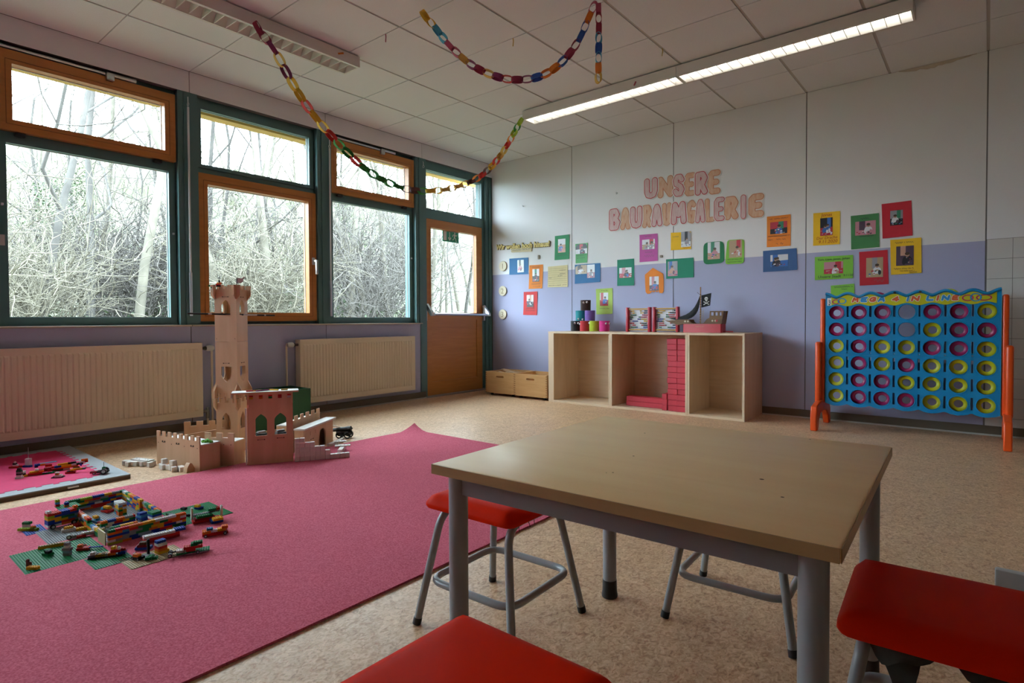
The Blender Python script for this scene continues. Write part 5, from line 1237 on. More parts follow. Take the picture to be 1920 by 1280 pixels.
# flag, stick and little dragon on the tower
fp = thing('toy_flag', 'tiny pale flag on a dark pole at the tower top', 'flag', (1.088,-3.868,1.115))
MB().cyl((0,0,0),(0,0,0.075),0.0035,n=8).build('pole', mat('pole_plum', (0.05,0.015,0.02), 0.6), fp)
cloth(lambda u, v: (0.017*u*(1+0.35*(1-v)) , 0.044*u*(1-0.25*abs(v-0.5)*2*0)*(1.0 if v < 0.5 else 0.8), 0.068-0.034*v+0.010*u+0.004*math.sin(u*8)), 6, 4).build('pennant', mat('pennant_lilac', (0.75,0.70,0.85), 0.8, var=0.25, scale=90), fp, 60)
st = thing('toy_stick', 'long black and white striped stick poked through the top tower windows', 'toy stick', (1.0,-4.15,0.947))
dv = Vector((0.085,0.55,-0.012)); segs = [(0.0,0.22,'k'),(0.22,0.26,'w'),(0.26,0.62,'k'),(0.62,0.78,'w'),(0.78,0.87,'k'),(0.87,0.89,'w'),(0.89,1.0,'k')]
for s0, s1, c in segs: MB().cyl(dv*s0, dv*s1, 0.0055, n=10).build('stick_segment', M_BLACK if c == 'k' else mat('stick_white', (0.55,0.53,0.5), 0.6), st)
# small brick built dragon on the battlements
BR = {'red':(0.468,0.0187,0.014),'yellow':(0.6365,0.337,0.0094),'blue':(0.0094,0.0468,0.2808),'green':(0.005,0.165,0.05),'white':(0.62,0.62,0.6),'orange':(0.6365,0.131,0.0094),'lime':(0.2808,0.3931,0.0187),'black':(0.014,0.014,0.0159),'grey':(0.2059,0.2153,0.2246),'azure':(0.0562,0.234,0.4212),'brown':(0.0936,0.0374,0.0187),'tan':(0.4493,0.3557,0.2059),'purple':(0.0749,0.0468,0.1685),'dkred':(0.234,0.0094,0.0187),'sky':(0.1872,0.337,0.4493)}
def bmat(c): return mat('brick_'+c, BR[c], 0.5, spec=0.14)
U = 0.008; BH = 0.0096; BM = {}
def brick_mesh(c, l, wd, h=BH, studs=True):
    k = (c, l, wd, round(h,4), studs)
    if k not in BM:
        mb = MB().box(0.0001,0.0001,0,l*U-0.0001,wd*U-0.0001,h-0.0001)
        if studs:
            for i in range(l):
                for j in range(wd):
                    cx, cy = (i+0.5)*U, (j+0.5)*U; vs = [(cx+0.0025*math.cos(PI*q/3), cy+0.0025*math.sin(PI*q/3), z) for z in (h-0.0001,h+0.0017) for q in range(6)]
                    mb.add(vs, [(q,(q+1)%6,6+(q+1)%6,6+q) for q in range(6)] + [tuple(range(6,12))])
        BM[k] = mb.mesh('brick', bmat(c), 0)
    return BM[k]
def brick(par, c, l, wd, x_, y_, z_, rz=0, studs=True, h=BH):
    o = link('brick', brick_mesh(c, l, wd, h, studs), par, (x_,y_,z_)); o.rotation_euler = (0,0,rz); return o
WH = {}
def wheel(par, x_, y_, r, wd=0.008, ax='y'):
    k = (r, wd, ax)
    if k not in WH:
        q = Vector((0,wd/2,0)) if ax == 'y' else Vector((wd/2,0,0))
        WH[k] = (MB().cyl(-q, q, r, n=18).mesh('wheel', M_BLACK), MB().cyl(-q*1.08, q*1.08, r*0.55, n=14).mesh('hub', mat('hub_grey', (0.45,0.45,0.44), 0.4)))
    o = link('wheel', WH[k][0], par, (x_,y_,r)); link('hub', WH[k][1], o); return o
dr = thing('brick_dragon', 'little green and red toy brick creature perched on the tower battlements', 'toy', (0.985,-3.955,1.118), math.radians(36.8))
brick(dr,'green',3,2,-0.04,-0.006,0.0); brick(dr,'green',2,2,-0.052,-0.01,0.012,0.4); brick(dr,'black',4,2,0.0,-0.008,0.010); brick(dr,'red',4,2,-0.004,-0.008,0.0196); brick(dr,'orange',2,1,0.018,-0.004,0.0292); brick(dr,'yellow',1,1,0.0,0.0,0.0292); brick(dr,'black',1,1,0.012,0.0,0.0388); brick(dr,'tan',1,1,0.012,0.0,0.0292); brick(dr,'black',1,1,0.012,0.0,0.046,studs=False)
MB().boxc((-0.02,-0.017,0.0),(0.065,0.004,0.006),ry=-0.7).build('ramp', mat('stick_white', (0.55,0.53,0.5), 0.6), dr)
# green storage crate between tower and radiator
M_GBOX = mat('dark_green_board', (0.008,0.085,0.03), 0.5)
gbx = thing('green_crate', 'dark green open crate behind the gatehouse, in front of the short radiator', 'crate', (0.13,-3.44,0))
MB().box(0,0,0,0.012,0.5,0.31).build('side_board', M_GBOX, gbx, 0); MB().box(0.318,0,0,0.33,0.5,0.31).build('side_board', M_GBOX, gbx, 0); MB().box(0.012,0,0,0.318,0.012,0.31).build('side_board', M_GBOX, gbx, 0); MB().box(0.012,0.488,0,0.318,0.5,0.31).build('side_board', M_GBOX, gbx, 0); MB().box(0.012,0.012,0.0,0.318,0.488,0.012).build('bottom_board', M_GBOX, gbx, 0)
tag(MB().rbox((0,0,0.05),(0.18,0.12,0.1),0.01,2).build('toy_block', mat('block_teal', (0.02,0.16,0.14), 0.5), loc=(0.3,-3.3,0.0125)), 'teal toy block inside the green crate', 'block')
# green plastic piece on the front wall walkway
p = Matrix.Rotation(math.radians(11.1),3,'Z') @ Vector((0.395,0.07,0))
lv = MB()
for k in range(14): r_ = random.Random(k); lv.sphere((r_.uniform(-0.03,0.03),r_.uniform(-0.02,0.02),0.005+r_.uniform(0,0.008)),0.009,7,5)
tag(lv.build('toy_hedge', mat('hedge_green', (0.10,0.38,0.02), 0.6), loc=(0.97+p.x,-4.332+p.y,0.159)), 'bright green toy hedge on the front wall walkway', 'toy')
# black toy cannon and little dark figures
cn = thing('toy_cannon', 'black toy cannon standing past the archway', 'toy cannon', (1.22,-3.12,0), 0.6)
MB().cyl((-0.09,0,0.06),(0.05,0,0.075),0.013,0.019,n=14).ring(0.018,0.005,16,8,(0.04,0,0.074),'z').build('barrel', M_BLACK, cn)
MB().box(-0.06,-0.022,0.022,0.05,-0.012,0.055).box(-0.06,0.012,0.022,0.05,0.022,0.055).box(-0.06,-0.012,0.022,0.05,0.012,0.032).build('carriage', M_BLACK, cn, 0)
for a_, b_ in ((-0.035,-0.03),(-0.035,0.03),(0.03,-0.03),(0.03,0.03)):
    MB().ring(0.022,0.005,18,8,(a_,b_,0.027),'y').cyl((a_,b_-0.003,0.027),(a_,b_+0.003,0.027),0.008,n=10).build('wheel', M_BLACK, cn)
MB().boxc((-0.05,0.0,0.085),(0.11,0.02,0.005),ry=0.25,rz=0.4).build('ramrod_board', mat('board_cream', (0.55,0.47,0.36), 0.6), cn)
def knight(label, loc, rz, c1_, c2_):
    t = thing('toy_figure', label, 'toy figure', loc, rz)
    mb = MB().tube([(-0.010,0,0),(-0.010,0,0.030),(-0.004,0,0.045)],[0.006,0.006,0.008],8).tube([(0.010,0,0),(0.010,0,0.030),(0.004,0,0.045)],[0.006,0.006,0.008],8).tube([(0,0,0.040),(0,0,0.055),(0,0,0.074)],[0.011,0.013,0.009],10).tube([(-0.010,0,0.070),(-0.022,0.006,0.055),(-0.016,0.018,0.047)],[0.006,0.005,0.004],8).tube([(0.010,0,0.070),(0.024,0.004,0.060),(0.030,0.016,0.066)],[0.006,0.005,0.004],8).sphere((0,0,0.088),0.011,12,8)
    mb.build('body', mat('figure_'+label[:6].strip().replace(' ','_'), c1_, 0.45), t)
    MB().lathe([(0.012,0),(0.013,0.006),(0.009,0.014),(1e-5,0.018)],12,(0,0,0.088)).build('helmet', mat('helmet_'+label[:6].strip().replace(' ','_'), c2_, 0.35), t)
    MB().tube([(0.030,0.016,0.02),(0.030,0.016,0.12)],0.002,6).build('lance', M_SILVER, t)
knight('maroon toy knight seen inside the lower tower arch', (1.02,-3.86,0.0), 0.4, (0.14,0.02,0.02), (0.35,0.33,0.32))
knight('black toy knight in the castle courtyard', (1.09,-4.10,0.0), 1.0, (0.02,0.02,0.02), (0.05,0.05,0.05))
knight('brown toy knight in the castle courtyard beside the black one', (1.03,-4.15,0.0), 2.0, (0.18,0.09,0.05), (0.35,0.30,0.25))
hr = thing('toy_horse', 'black toy horse on the courtyard walkway', 'toy horse', (1.13,-4.14,0.0), 0.9)
mb = MB().tube([(-0.04,0,0.05),(-0.02,0,0.056),(0.015,0,0.054),(0.035,0,0.06)],[0.013,0.017,0.016,0.014],10).tube([(0.03,0,0.06),(0.046,0,0.08),(0.052,0,0.10)],[0.013,0.010,0.009],10).tube([(0.048,0,0.102),(0.062,0,0.097),(0.076,0,0.088)],[0.009,0.008,0.005],8).tube([(-0.045,0,0.06),(-0.06,0,0.05),(-0.063,0,0.025)],[0.004,0.005,0.002],6).tube([(0.049,0.004,0.108),(0.048,0.005,0.118)],[0.003,0.001],5).tube([(0.049,-0.004,0.108),(0.048,-0.005,0.118)],[0.003,0.001],5)
for s in (-1,1): mb.tube([(0.028,s*0.008,0.055),(0.030,s*0.009,0.028),(0.028,s*0.009,0.0)],[0.008,0.005,0.005],7).tube([(-0.033,s*0.009,0.055),(-0.027,s*0.009,0.036),(-0.038,s*0.009,0.02),(-0.036,s*0.009,0.0)],[0.010,0.007,0.005,0.005],7)
mb.build('body', M_BLACK, hr)
for k, (dx, dy, nm, cc) in enumerate(((0.078,0.046,'white',(0.6,0.6,0.6)),(0.19,0.046,'grey',(0.25,0.27,0.3)))):
    p = Matrix.Rotation(math.radians(61.6),3,'Z') @ Vector((dx,dy,0))
    t = thing('toy_tyre', 'black round toy tyre lying inside the gatehouse behind the %s window' % ('left','right')[k], 'toy', (GX0+p.x,GY0+p.y,0.1768))  # a round black tyre with a block across it
    MB().ring(0.026,0.009,20,8,(0,0,0.009)).build('tyre_ring', M_BLACK, t)
    MB().box(-0.01,-0.025,0.009,0.01,0.025,0.03).build('axle_block', mat('toyblk_'+nm, cc, 0.5), t, 0)
# ------------------------------------------------------------------ toy brick town on the carpet
CZ = 0.0085
TX, TY = 0.031, -0.009          # the town as a whole on the carpet
PAL = ['red','yellow','blue','green','white','orange','lime','azure','orange','red','blue','sky','grey','green','yellow']
def baseplate(label, c, nx, ny, x0, y0, rz=0, z=CZ):
    k = ('plate', c, nx, ny)
    if k not in BM:
        V_ = [(0,0,0),(nx*U,0,0),(nx*U,ny*U,0),(0,ny*U,0),(0,0,0.002),(nx*U,0,0.002),(nx*U,ny*U,0.002),(0,ny*U,0.002)]; F_ = [(3,2,1,0),(4,5,6,7),(0,1,5,4),(1,2,6,5),(2,3,7,6),(3,0,4,7)]
        cs = [(0.0025*math.cos(PI*q/3), 0.0025*math.sin(PI*q/3)) for q in range(6)]
        for i in range(nx):
            for j in range(ny):
                cx, cy = (i+0.5)*U, (j+0.5)*U; o = len(V_)
                V_ += [(cx+a, cy+b, 0.002) for a, b in cs] + [(cx+a, cy+b, 0.0037) for a, b in cs]
                F_ += [(o+q,o+(q+1)%6,o+6+(q+1)%6,o+6+q) for q in range(6)] + [tuple(range(o+6,o+12))]
        me = bpy.data.meshes.new('baseplate'); me.from_pydata(V_, [], F_); me.materials.append(bmat(c)); BM[k] = me
    o = link('brick_baseplate', BM[k], None, (x0+TX,y0+TY,z), (0,0,rz)); return tag(o, label, 'baseplate')
baseplate('large green studded baseplate at the near left of the brick town', 'green', 32, 32, 2.12, -5.243)
baseplate('green studded baseplate at the far right of the brick town', 'green', 32, 27, 2.03, -4.69)
baseplate('small green studded baseplate under the brick boat', 'green', 17, 16, 2.385, -5.075, 0.0, CZ)
baseplate('tan studded baseplate in front of the brick house', 'tan', 16, 24, 2.49, -4.995, 0.02)
baseplate('blue studded baseplate at the left of the brick town', 'blue', 16, 9, 1.775, -5.15)
baseplate('grey studded baseplate under the brick truck', 'grey', 26, 17, 1.885, -5.118, 0, CZ+0.0002)
baseplate('light grey studded baseplate forming the house floor', 'grey', 71, 32, 1.70, -4.965, 0, CZ)
# house: courses of bricks, each brick a piece
ho = thing('brick_house', 'roofless toy brick house with walls of many colours', 'toy house', (1.69+TX,-4.97+TY,CZ+0.002))
rng = random.Random(17)
def course_wall(x_, y_, n, rows, along, inner=False):
    """A wall n studs long, two studs thick, from x_, y_ in studs."""
    for r in range(rows):
        i = 0
        while i < n:
            l = rng.choice((3,4,4,4,6,6)); 
            if r % 2 and i == 0: l = rng.choice((2,3))
            l = min(l, n-i)
            top = r == rows-1
            c = rng.choice(PAL)
            if along == 'y': brick(ho, c, l, 2, (x_+2)*U, (y_+i)*U, r*BH, PI/2, top)
            else: brick(ho, c, l, 2, (x_+i)*U, y_*U, r*BH, 0, top)
            i += l
course_wall(74, 0, 36, 6, 'y')         # front wall
course_wall(0, 0, 30, 6, 'y')          # back wall
course_wall(2, 0, 40, 5, 'x')          # left wall
course_wall(42, 0, 20, 3, 'x')
course_wall(2, 28, 30, 6, 'x')         # right wall
course_wall(32, 29, 24, 5, 'x')
course_wall(56, 33, 18, 3, 'x')
course_wall(48, 4, 16, 4, 'y')         # inner wall
course_wall(58, 6, 12, 3, 'y')
course_wall(22, 18, 8, 5, 'x'); course_wall(22, 20, 8, 5, 'x')
brick(ho, 'white', 8, 4, 22*U, 18*U, 5*BH)
panel_ = MB().boxc((0,0,0.026),(0.088,0.004,0.052)).build('tan_plate', bmat('tan'), ho, 0, loc=(0.555,-0.008,-0.002), rot=(0,0,0.0))
def stack(name, label, cat, loc, rz, specs, wheels=(), grp=None, z=None):
    ox, oy = (0, 0) if z is not None and z > 0.02 else (TX, TY)
    t = thing(name, label, cat, (loc[0]+ox,loc[1]+oy,(CZ+0.0038) if z is None else z), rz, grp)
    for s in specs:
        c, l, wd, x_, y_, k = s[:6]; brick(t, c, l, wd, x_*U, y_*U, k*BH, 0, True, s[6] if len(s) > 6 else BH)
    for (x_, y_, r, wd) in wheels: wheel(t, x_*U, y_*U, r, wd)
    return t
# truck built of stacked courses
tk = []
r9 = random.Random(5)
for k in range(6):
    i = 0
    while i < 14:
        l = min(r9.choice((3,4,6)), 14-i); tk.append((r9.choice(PAL), l, 5, i, 0, k+0.9)); i += l
stack('brick_truck', 'tall toy brick truck with black wheels left of the house', 'toy truck', (1.905,-5.078), PI/2*1.06, tk + [('white',2,3,0,1,6.9),('orange',2,2,12,1,6.9)], [(2,-0.4,0.010,0.007),(11.5,-0.4,0.010,0.007),(2,5.4,0.010,0.007),(11.5,5.4,0.010,0.007)])
t = stack('brick_roof', 'small green plate with red and lime bricks on top behind the truck', 'toy', (1.74,-5.02), 0, [('green',10,10,0,0,5.5,0.0032),('red',2,2,1,0,5.85),('azure',2,2,1,0,6.85),('lime',2,2,1,0,7.85),('orange',2,2,6,3,5.85),('blue',2,2,6,3,6.85),('white',2,8,2,1,4.5),('red',2,8,2,1,3.5),('blue',2,8,2,1,2.5),('orange',2,8,2,1,1.5),('yellow',2,8,2,1,0.5)])
# furnishing inside the house and loose builds around it
stack('brick_bed', 'yellow and red brick bed inside the house', 'toy', (1.80,-4.86), 0.3, [('red',6,4,0,0,0),('yellow',4,2,0,2,1),('yellow',4,2,2,0,2),('azure',2,2,0,0,1)], z=CZ+0.004)
stack('brick_car', 'small blue brick car parked inside the house', 'toy car', (2.05,-4.80), 0.2, [('blue',8,4,0,0,0.6),('azure',4,4,2,0,1.6),('blue',3,4,2,0,2.6)], [(1.5,0,0.006,0.005),(6.5,0,0.006,0.005),(1.5,4,0.006,0.005),(6.5,4,0.006,0.005)], z=CZ+0.004)
stack('brick_tower', 'little green topped brick tower inside the house', 'toy', (2.13,-4.775), 0.1, [('white',5,5,0,0,k) for k in (0,2)] + [('red',5,5,0,0,1),('blue',5,5,0,0,3),('green',5,5,0,0,4)], z=CZ+0.004)
stack('brick_sofa', 'cyan and red brick furniture near the back wall of the house', 'toy', (1.93,-4.93), 0.15, [('azure',6,3,0,0,0),('red',5,2,6,0,0),('azure',3,2,0,1,1),('yellow',3,2,1,0,2)], z=CZ+0.004)
bt = [('black',14,5,0,0,0,0.0032),('grey',4,3,0,1,0.35),('white',2,2,1,1,1.35),('yellow',4,2,3,1,0.35),('tan',3,3,5,1,0.35),('orange',3,2,8,1,0.35),('red',4,3,9,1,1.35),('yellow',2,2,9,2,2.35),('blue',3,3,12,1,0.35),('red',2,1,13,2,1.35),('white',1,1,12,1,2.35)]
stack('brick_boat', 'long toy brick boat with black hull in front of the house', 'toy boat', (2.405,-5.07), 1.05, bt)
stack('brick_pillar', 'small brick gate tower with black ladder on the tan plate', 'toy', (2.525,-4.885), 0.1, [('yellow',4,5,0,0,0),('orange',4,4,0,0,1),('red',4,4,0,0,2),('white',4,4,0,0,3),('blue',3,4,0,0,4),('grey',5,4,-2,-5,0.0,0.003)] + [('black',1,1,-1,-3,k) for k in range(6)])
stack('brick_crane', 'red and green brick crane lorry on purple wheels', 'toy lorry', (2.62,-4.87), 1.15, [('green',14,5,3,0,0.5,0.0032),('red',5,3,6,1,0.85),('white',4,3,3,1,0.85),('red',8,3,6,1,1.85),('green',3,3,9,1,2.85),('black',8,1,0,2,1.2,0.003),('green',4,2,10,1,3.4)], [(0.5,0,0.008,0.006),(0.5,4.5,0.008,0.006),(12,-0.2,0.006,0.005)])
stack('brick_lorry', 'long red and white brick lorry leaning along the house front', 'toy lorry', (2.40,-4.88), 1.45, [('white',14,3,0,0,2),('red',8,4,0,0,1),('red',8,4,8,0,1),('dkred',16,4,0,0,0),('blue',5,4,14,1,2),('lime',6,4,8,2,0.2),('azure',4,4,12,1,1)])
stack('brick_racer', 'red and orange brick racing car at the right edge of the town', 'toy car', (2.50,-4.70), 1.2, [('red',12,5,0,0,0.4),('orange',4,4,0,0,1.4),('white',3,2,4,1,1.4),('yellow',4,3,7,1,1.4),('orange',3,3,9,1,2.4),('azure',3,2,2,1,2.4)], [(1.5,-0.3,0.006,0.005),(10.5,-0.3,0.007,0.006),(1.5,5.3,0.006,0.005),(10.5,5.3,0.007,0.006)], z=CZ)
stack('brick_gateway', 'white pillared brick gateway with red base on the right', 'toy', (2.31,-4.66), 1.35, [('red',14,4,0,0,0),('dkred',10,4,1,0,1),('green',8,4,2,0,2),('blue',6,6,8,-6,0),('yellow',5,4,9,-6,1)] + [('white',1,2,0,5,k) for k in range(6)] + [('white',1,2,14,0,k) for k in range(6)] + [('grey',13,2,1,3,3,0.0032),('green',5,4,8,2,4),('red',3,3,12,2,4)])
stack('brick_bench', 'blue and dark red brick bench on the tan plate', 'toy', (2.44,-4.925), 0.9, [('blue',7,3,0,0,0),('dkred',5,2,1,0,1),('brown',3,2,2,0,2)])
stack('brick_trailer', 'grey and black axle trailer lying on the large green plate', 'toy', (2.10,-5.06), 1.35, [('grey',16,2,2,0,0.3),('white',6,2,6,0,0.7),('red',4,3,4,-1,0),('tan',4,2,12,0,1.0)], [(1,1,0.009,0.02),(19,1,0.009,0.02)])
stack('brick_plane', 'red and blue brick aeroplane on the large green plate', 'toy plane', (2.27,-5.07), 0.9, [('red',5,3,0,0,0),('blue',8,1,3,1,0.6,0.003),('red',2,1,1,3,0.4),('orange',2,2,0,1,1)])
stack('brick_bar', 'long yellow brick bar on the large green plate', 'toy', (2.14,-5.16), 1.3, [('yellow',12,2,0,0,0),('tan',12,1,0,0,1,0.003)])
stack('brick_bush', 'dark green toy bush bricks on the large green plate', 'toy', (2.22,-5.165), 0.4, [('green',4,3,0,0,0),('green',3,2,0,1,1),('black',2,2,2,0,1)])
stack('brick_robot', 'grey toy robot figure on the large green plate', 'toy figure', (2.285,-5.115), 0.7, [('grey',3,2,0,0,0),('sky',3,2,0,0,1),('grey',4,2,-0.5,0,2),('white',2,2,0.5,0,3),('grey',2,2,0.5,0,4)])
stack('brick_arch', 'brown arch piece with a yellow brick at the near corner of the green plate', 'toy', (2.315,-5.235), 0.6, [('yellow',5,2,2,-1,0),('brown',2,1,0,1,0),('brown',2,1,0,1,1),('brown',1,1,0,1,2)])
stack('brick_cargo', 'yellow and red loose bricks on the grey plate', 'toy', (2.0,-5.02), 1.4, [('red',5,4,0,6,0),('yellow',8,2,2,-1,0),('yellow',4,2,9,-1,0),('white',6,3,-4,1,0),('yellow',4,2,-3,1.5,0.9)])
stack('brick_shrub', 'white and green brick sign at the left edge of the town', 'toy', (1.80,-5.145), 0.7, [('white',3,2,0,0,0),('white',3,2,0,0,1),('green',4,2,0,0,2),('orange',2,2,4,0,0),('lime',10,2,0,-3,0),('red',3,2,6,-3,0)])
stack('brick_wand', 'black and yellow brick rod on the far green plate', 'toy', (2.18,-4.64), 0.9, [('black',9,1,0,0,0),('yellow',4,1,9,0,0.4)])
stack('brick_animal', 'blue and yellow brick animal on the far green plate', 'toy', (2.10,-4.57), 0.4, [('blue',4,3,0,0,0),('yellow',3,2,0,0,1),('black',3,2,-7,-3,0),('green',3,2,9,2,0)])
stack('brick_bug', 'tiny orange and black brick buggy on the tan plate', 'toy car', (2.53,-4.965), 0.4, [('black',5,3,0,0,0.3),('orange',3,2,1,0,1.3),('white',1,1,0,1,1.3)], [(0.8,0,0.005,0.004),(4.2,0,0.005,0.004)])
stack('brick_leaf', 'dark green leaf bricks at the front of the tan plate', 'toy', (2.575,-4.935), 0.9, [('green',5,2,0,0,0),('green',2,4,1,-1,0.3)])
# ---- toy vehicles on the foam mat
MZ = 0.0277
stack('brick_flyer', 'long yellow and red brick flying machine on the foam mat', 'toy plane', (0.83,-4.83), 1.45, [('red',9,3,-3,0,0.5),('white',4,2,6,0,0),('tan',4,2,12,0,0),('green',6,2,0,0,0),('orange',12,3,3,0,1),('red',6,2,-4,1,2),('blue',4,3,1,0,2),('yellow',6,3,5,0,2),('white',3,3,11,0,2),('black',4,3,14,0,2),('yellow',8,2,3,1,3),('black',5,2,9,1,3),('white',3,3,16,0,3),('red',3,3,18,0,3),('orange',4,2,17,0,4),('blue',1,4,16,-2,1.5)], z=MZ)
stack('brick_speedboat', 'red and yellow brick speedboat at the middle of the foam mat', 'toy boat', (0.84,-4.97), 1.35, [('green',16,4,2,0,0,0.0032),('yellow',5,3,-2,0,0),('red',8,4,3,0,0.35),('dkred',5,4,9,1,1.35),('yellow',5,3,4,0,1.35),('orange',4,3,8,0,1.35),('white',2,2,7,1,2.35),('dkred',4,3,12,1,2.3),('black',3,3,-1,1,1),('white',4,3,-2,1,2)], z=MZ)
stack('brick_glider', 'grey winged brick glider behind the speedboat', 'toy plane', (0.70,-4.885), 1.5, [('blue',3,3,0,0,2.2),('red',4,3,6,0,0),('red',4,3,6,0,1),('orange',3,2,3,0,2),('sky',10,2,3,1,3,0.0032),('black',2,2,0,1,1.2)], z=MZ)
stack('brick_gun', 'small yellow brick turret on a red base on the foam mat', 'toy', (0.95,-4.80), 1.2, [('red',6,4,0,0,0),('black',4,3,1,0,1,0.004),('yellow',2,2,3,0,1.4),('yellow',6,1,5,1,1.4),('grey',2,2,10,0,1.6)], z=MZ)
stack('brick_hovercraft', 'tiny white brick hovercraft in front on the foam mat', 'toy', (1.0,-4.875), 1.0, [('black',7,4,0,0,0,0.004),('white',4,3,2,0,0.45),('orange',2,2,2,1,1.4),('white',2,2,2,1,2.0)], z=MZ)
stack('brick_astronaut', 'small black and white toy figure standing at the front of the mat', 'toy figure', (0.86,-5.005), 0.9, [('white',4,3,0,0,0),('white',3,2,0.5,0.5,1),('black',3,2,0.5,0.5,2),('grey',3,2,0.5,0.5,3),('green',3,2,0.5,0.5,4),('black',2,2,1,0.5,5)], z=MZ)
t = stack('brick_rocket', 'white toy rocket with a thin mast on the foam mat', 'toy', (0.56,-4.905), 0.7, [('white',3,3,0,0,k) for k in range(5)] + [('blue',6,2,-1,-1,0)], z=MZ)
MB().cyl((0.012,0.012,0.048),(0.012,0.012,0.115),0.0018,n=6).build('mast', mat('mast_grey', (0.4,0.4,0.4), 0.4), t)
stack('brick_sled', 'tiny red sled with white rider at the far left of the mat', 'toy', (0.53,-4.975), 0.8, [('red',7,4,0,0,0),('white',3,2,2,1,1),('black',2,2,2,1,2),('white',1,1,3,1,3)], z=MZ)
t = stack('brick_tractor', 'black wheeled toy tractor with a red seat on the grey border', 'toy tractor', (1.105,-4.69), 1.05, [('black',7,4,0,0,0.8),('red',2,2,3,1,1.8),('green',2,2,3,1,2.8),('dkred',4,3,-4,0,0.8)], [(4.5,-0.8,0.016,0.010),(4.5,4.8,0.016,0.010),(-1.5,0,0.007,0.005),(-1.5,3.5,0.007,0.005)], z=MZ)
MB().cyl((0.032,0.016,0.036),(0.032,0.016,0.066),0.0012,n=6).build('aerial', M_BLACK, t)
tag(MB().box(0,0,0,0.006,0.05,0.07).build('wall_box', mat('box_white', (0.55,0.55,0.55), 0.5), loc=(0.004,-4.93,1.40)), 'pale plastic box at the very left edge of the window post', 'box')
# ------------------------------------------------------------------ outside: slope, bare trees, scrub
def ground_h(x_, y_):
    d = max(0, -x_-3.5); e = min(d, 24); sl = 0.10 + 0.12*min(1, max(0, (y_+4)/9))
    z = -0.25 + sl*e + 0.25*math.sin(x_*0.5+1)*math.sin(y_*0.43)*min(1,d/3)
    if d > 24: z += 0.40*(d-24) + (0.8*math.sin(y_*1.3+x_)+0.6*math.sin(y_*2.9-x_*0.7)+0.4*math.sin(y_*5.1))*min(1,(d-24)/10)
    return z
def ground_mat():
    m = mat('hillside', (0.1,0.1,0.05), 0.95); N = m.node_tree.nodes; L = m.node_tree.links; p = N['Principled BSDF']
    tc = N.new('ShaderNodeTexCoord'); n = N.new('ShaderNodeTexNoise'); n.inputs['Scale'].default_value = 0.55; n.inputs['Detail'].default_value = 8; L.new(tc.outputs['Object'], n.inputs[0])
    r = N.new('ShaderNodeValToRGB'); e = r.color_ramp.elements; e.new(0.5)
    for q, (a, c) in zip(e, ((0.36,(0.115,0.10,0.076,1)),(0.50,(0.10,0.098,0.064,1)),(0.62,(0.08,0.108,0.04,1)))): q.position = a; q.color = c
    L.new(n.outputs['Fac'], r.inputs[0]); n2 = N.new('ShaderNodeTexNoise'); n2.inputs['Scale'].default_value = 14; n2.inputs['Detail'].default_value = 6; L.new(tc.outputs['Object'], n2.inputs[0])
    mx = N.new('ShaderNodeMixRGB'); mx.blend_type = 'OVERLAY'; mx.inputs[0].default_value = 0.8; L.new(r.outputs[0], mx.inputs[1]); L.new(n2.outputs['Fac'], mx.inputs[2]); L.new(mx.outputs[0], p.inputs['Base Color'])
    return m
vs = []; fs = []; GXS = [-0.36-0.8*i for i in range(66)]; GYS = [-30+0.7*j for j in range(130)]
for x_ in GXS:
    for y_ in GYS: vs.append((x_, y_, ground_h(x_, y_)))
ny = len(GYS)
for i in range(len(GXS)-1):
    for j in range(ny-1): fs.append((i*ny+j, i*ny+j+1, (i+1)*ny+j+1, (i+1)*ny+j))
me = bpy.data.meshes.new('hillside'); me.from_pydata(vs, [], fs); me.materials.append(ground_mat())
for p in me.polygons: p.use_smooth = True
struct(link('hillside', me))
M_BARK = mat('pale_bark', (0.112,0.098,0.074), 0.9, var=0.25, scale=4)
M_BARK2 = mat('grey_bark', (0.060,0.053,0.046), 0.9, var=0.25, scale=4)
M_TWIG = mat('pale_twigs', (0.132,0.114,0.082), 0.9, var=0.15, scale=2)
M_TWIG2 = mat('mauve_twigs', (0.088,0.076,0.066), 0.9, var=0.15, scale=2)
M_IVY = mat('ivy_green', (0.04,0.06,0.024), 0.7, var=0.3, scale=2)
M_DEAD = mat('dead_leaf', (0.038,0.022,0.022), 0.8, var=0.3, scale=3)
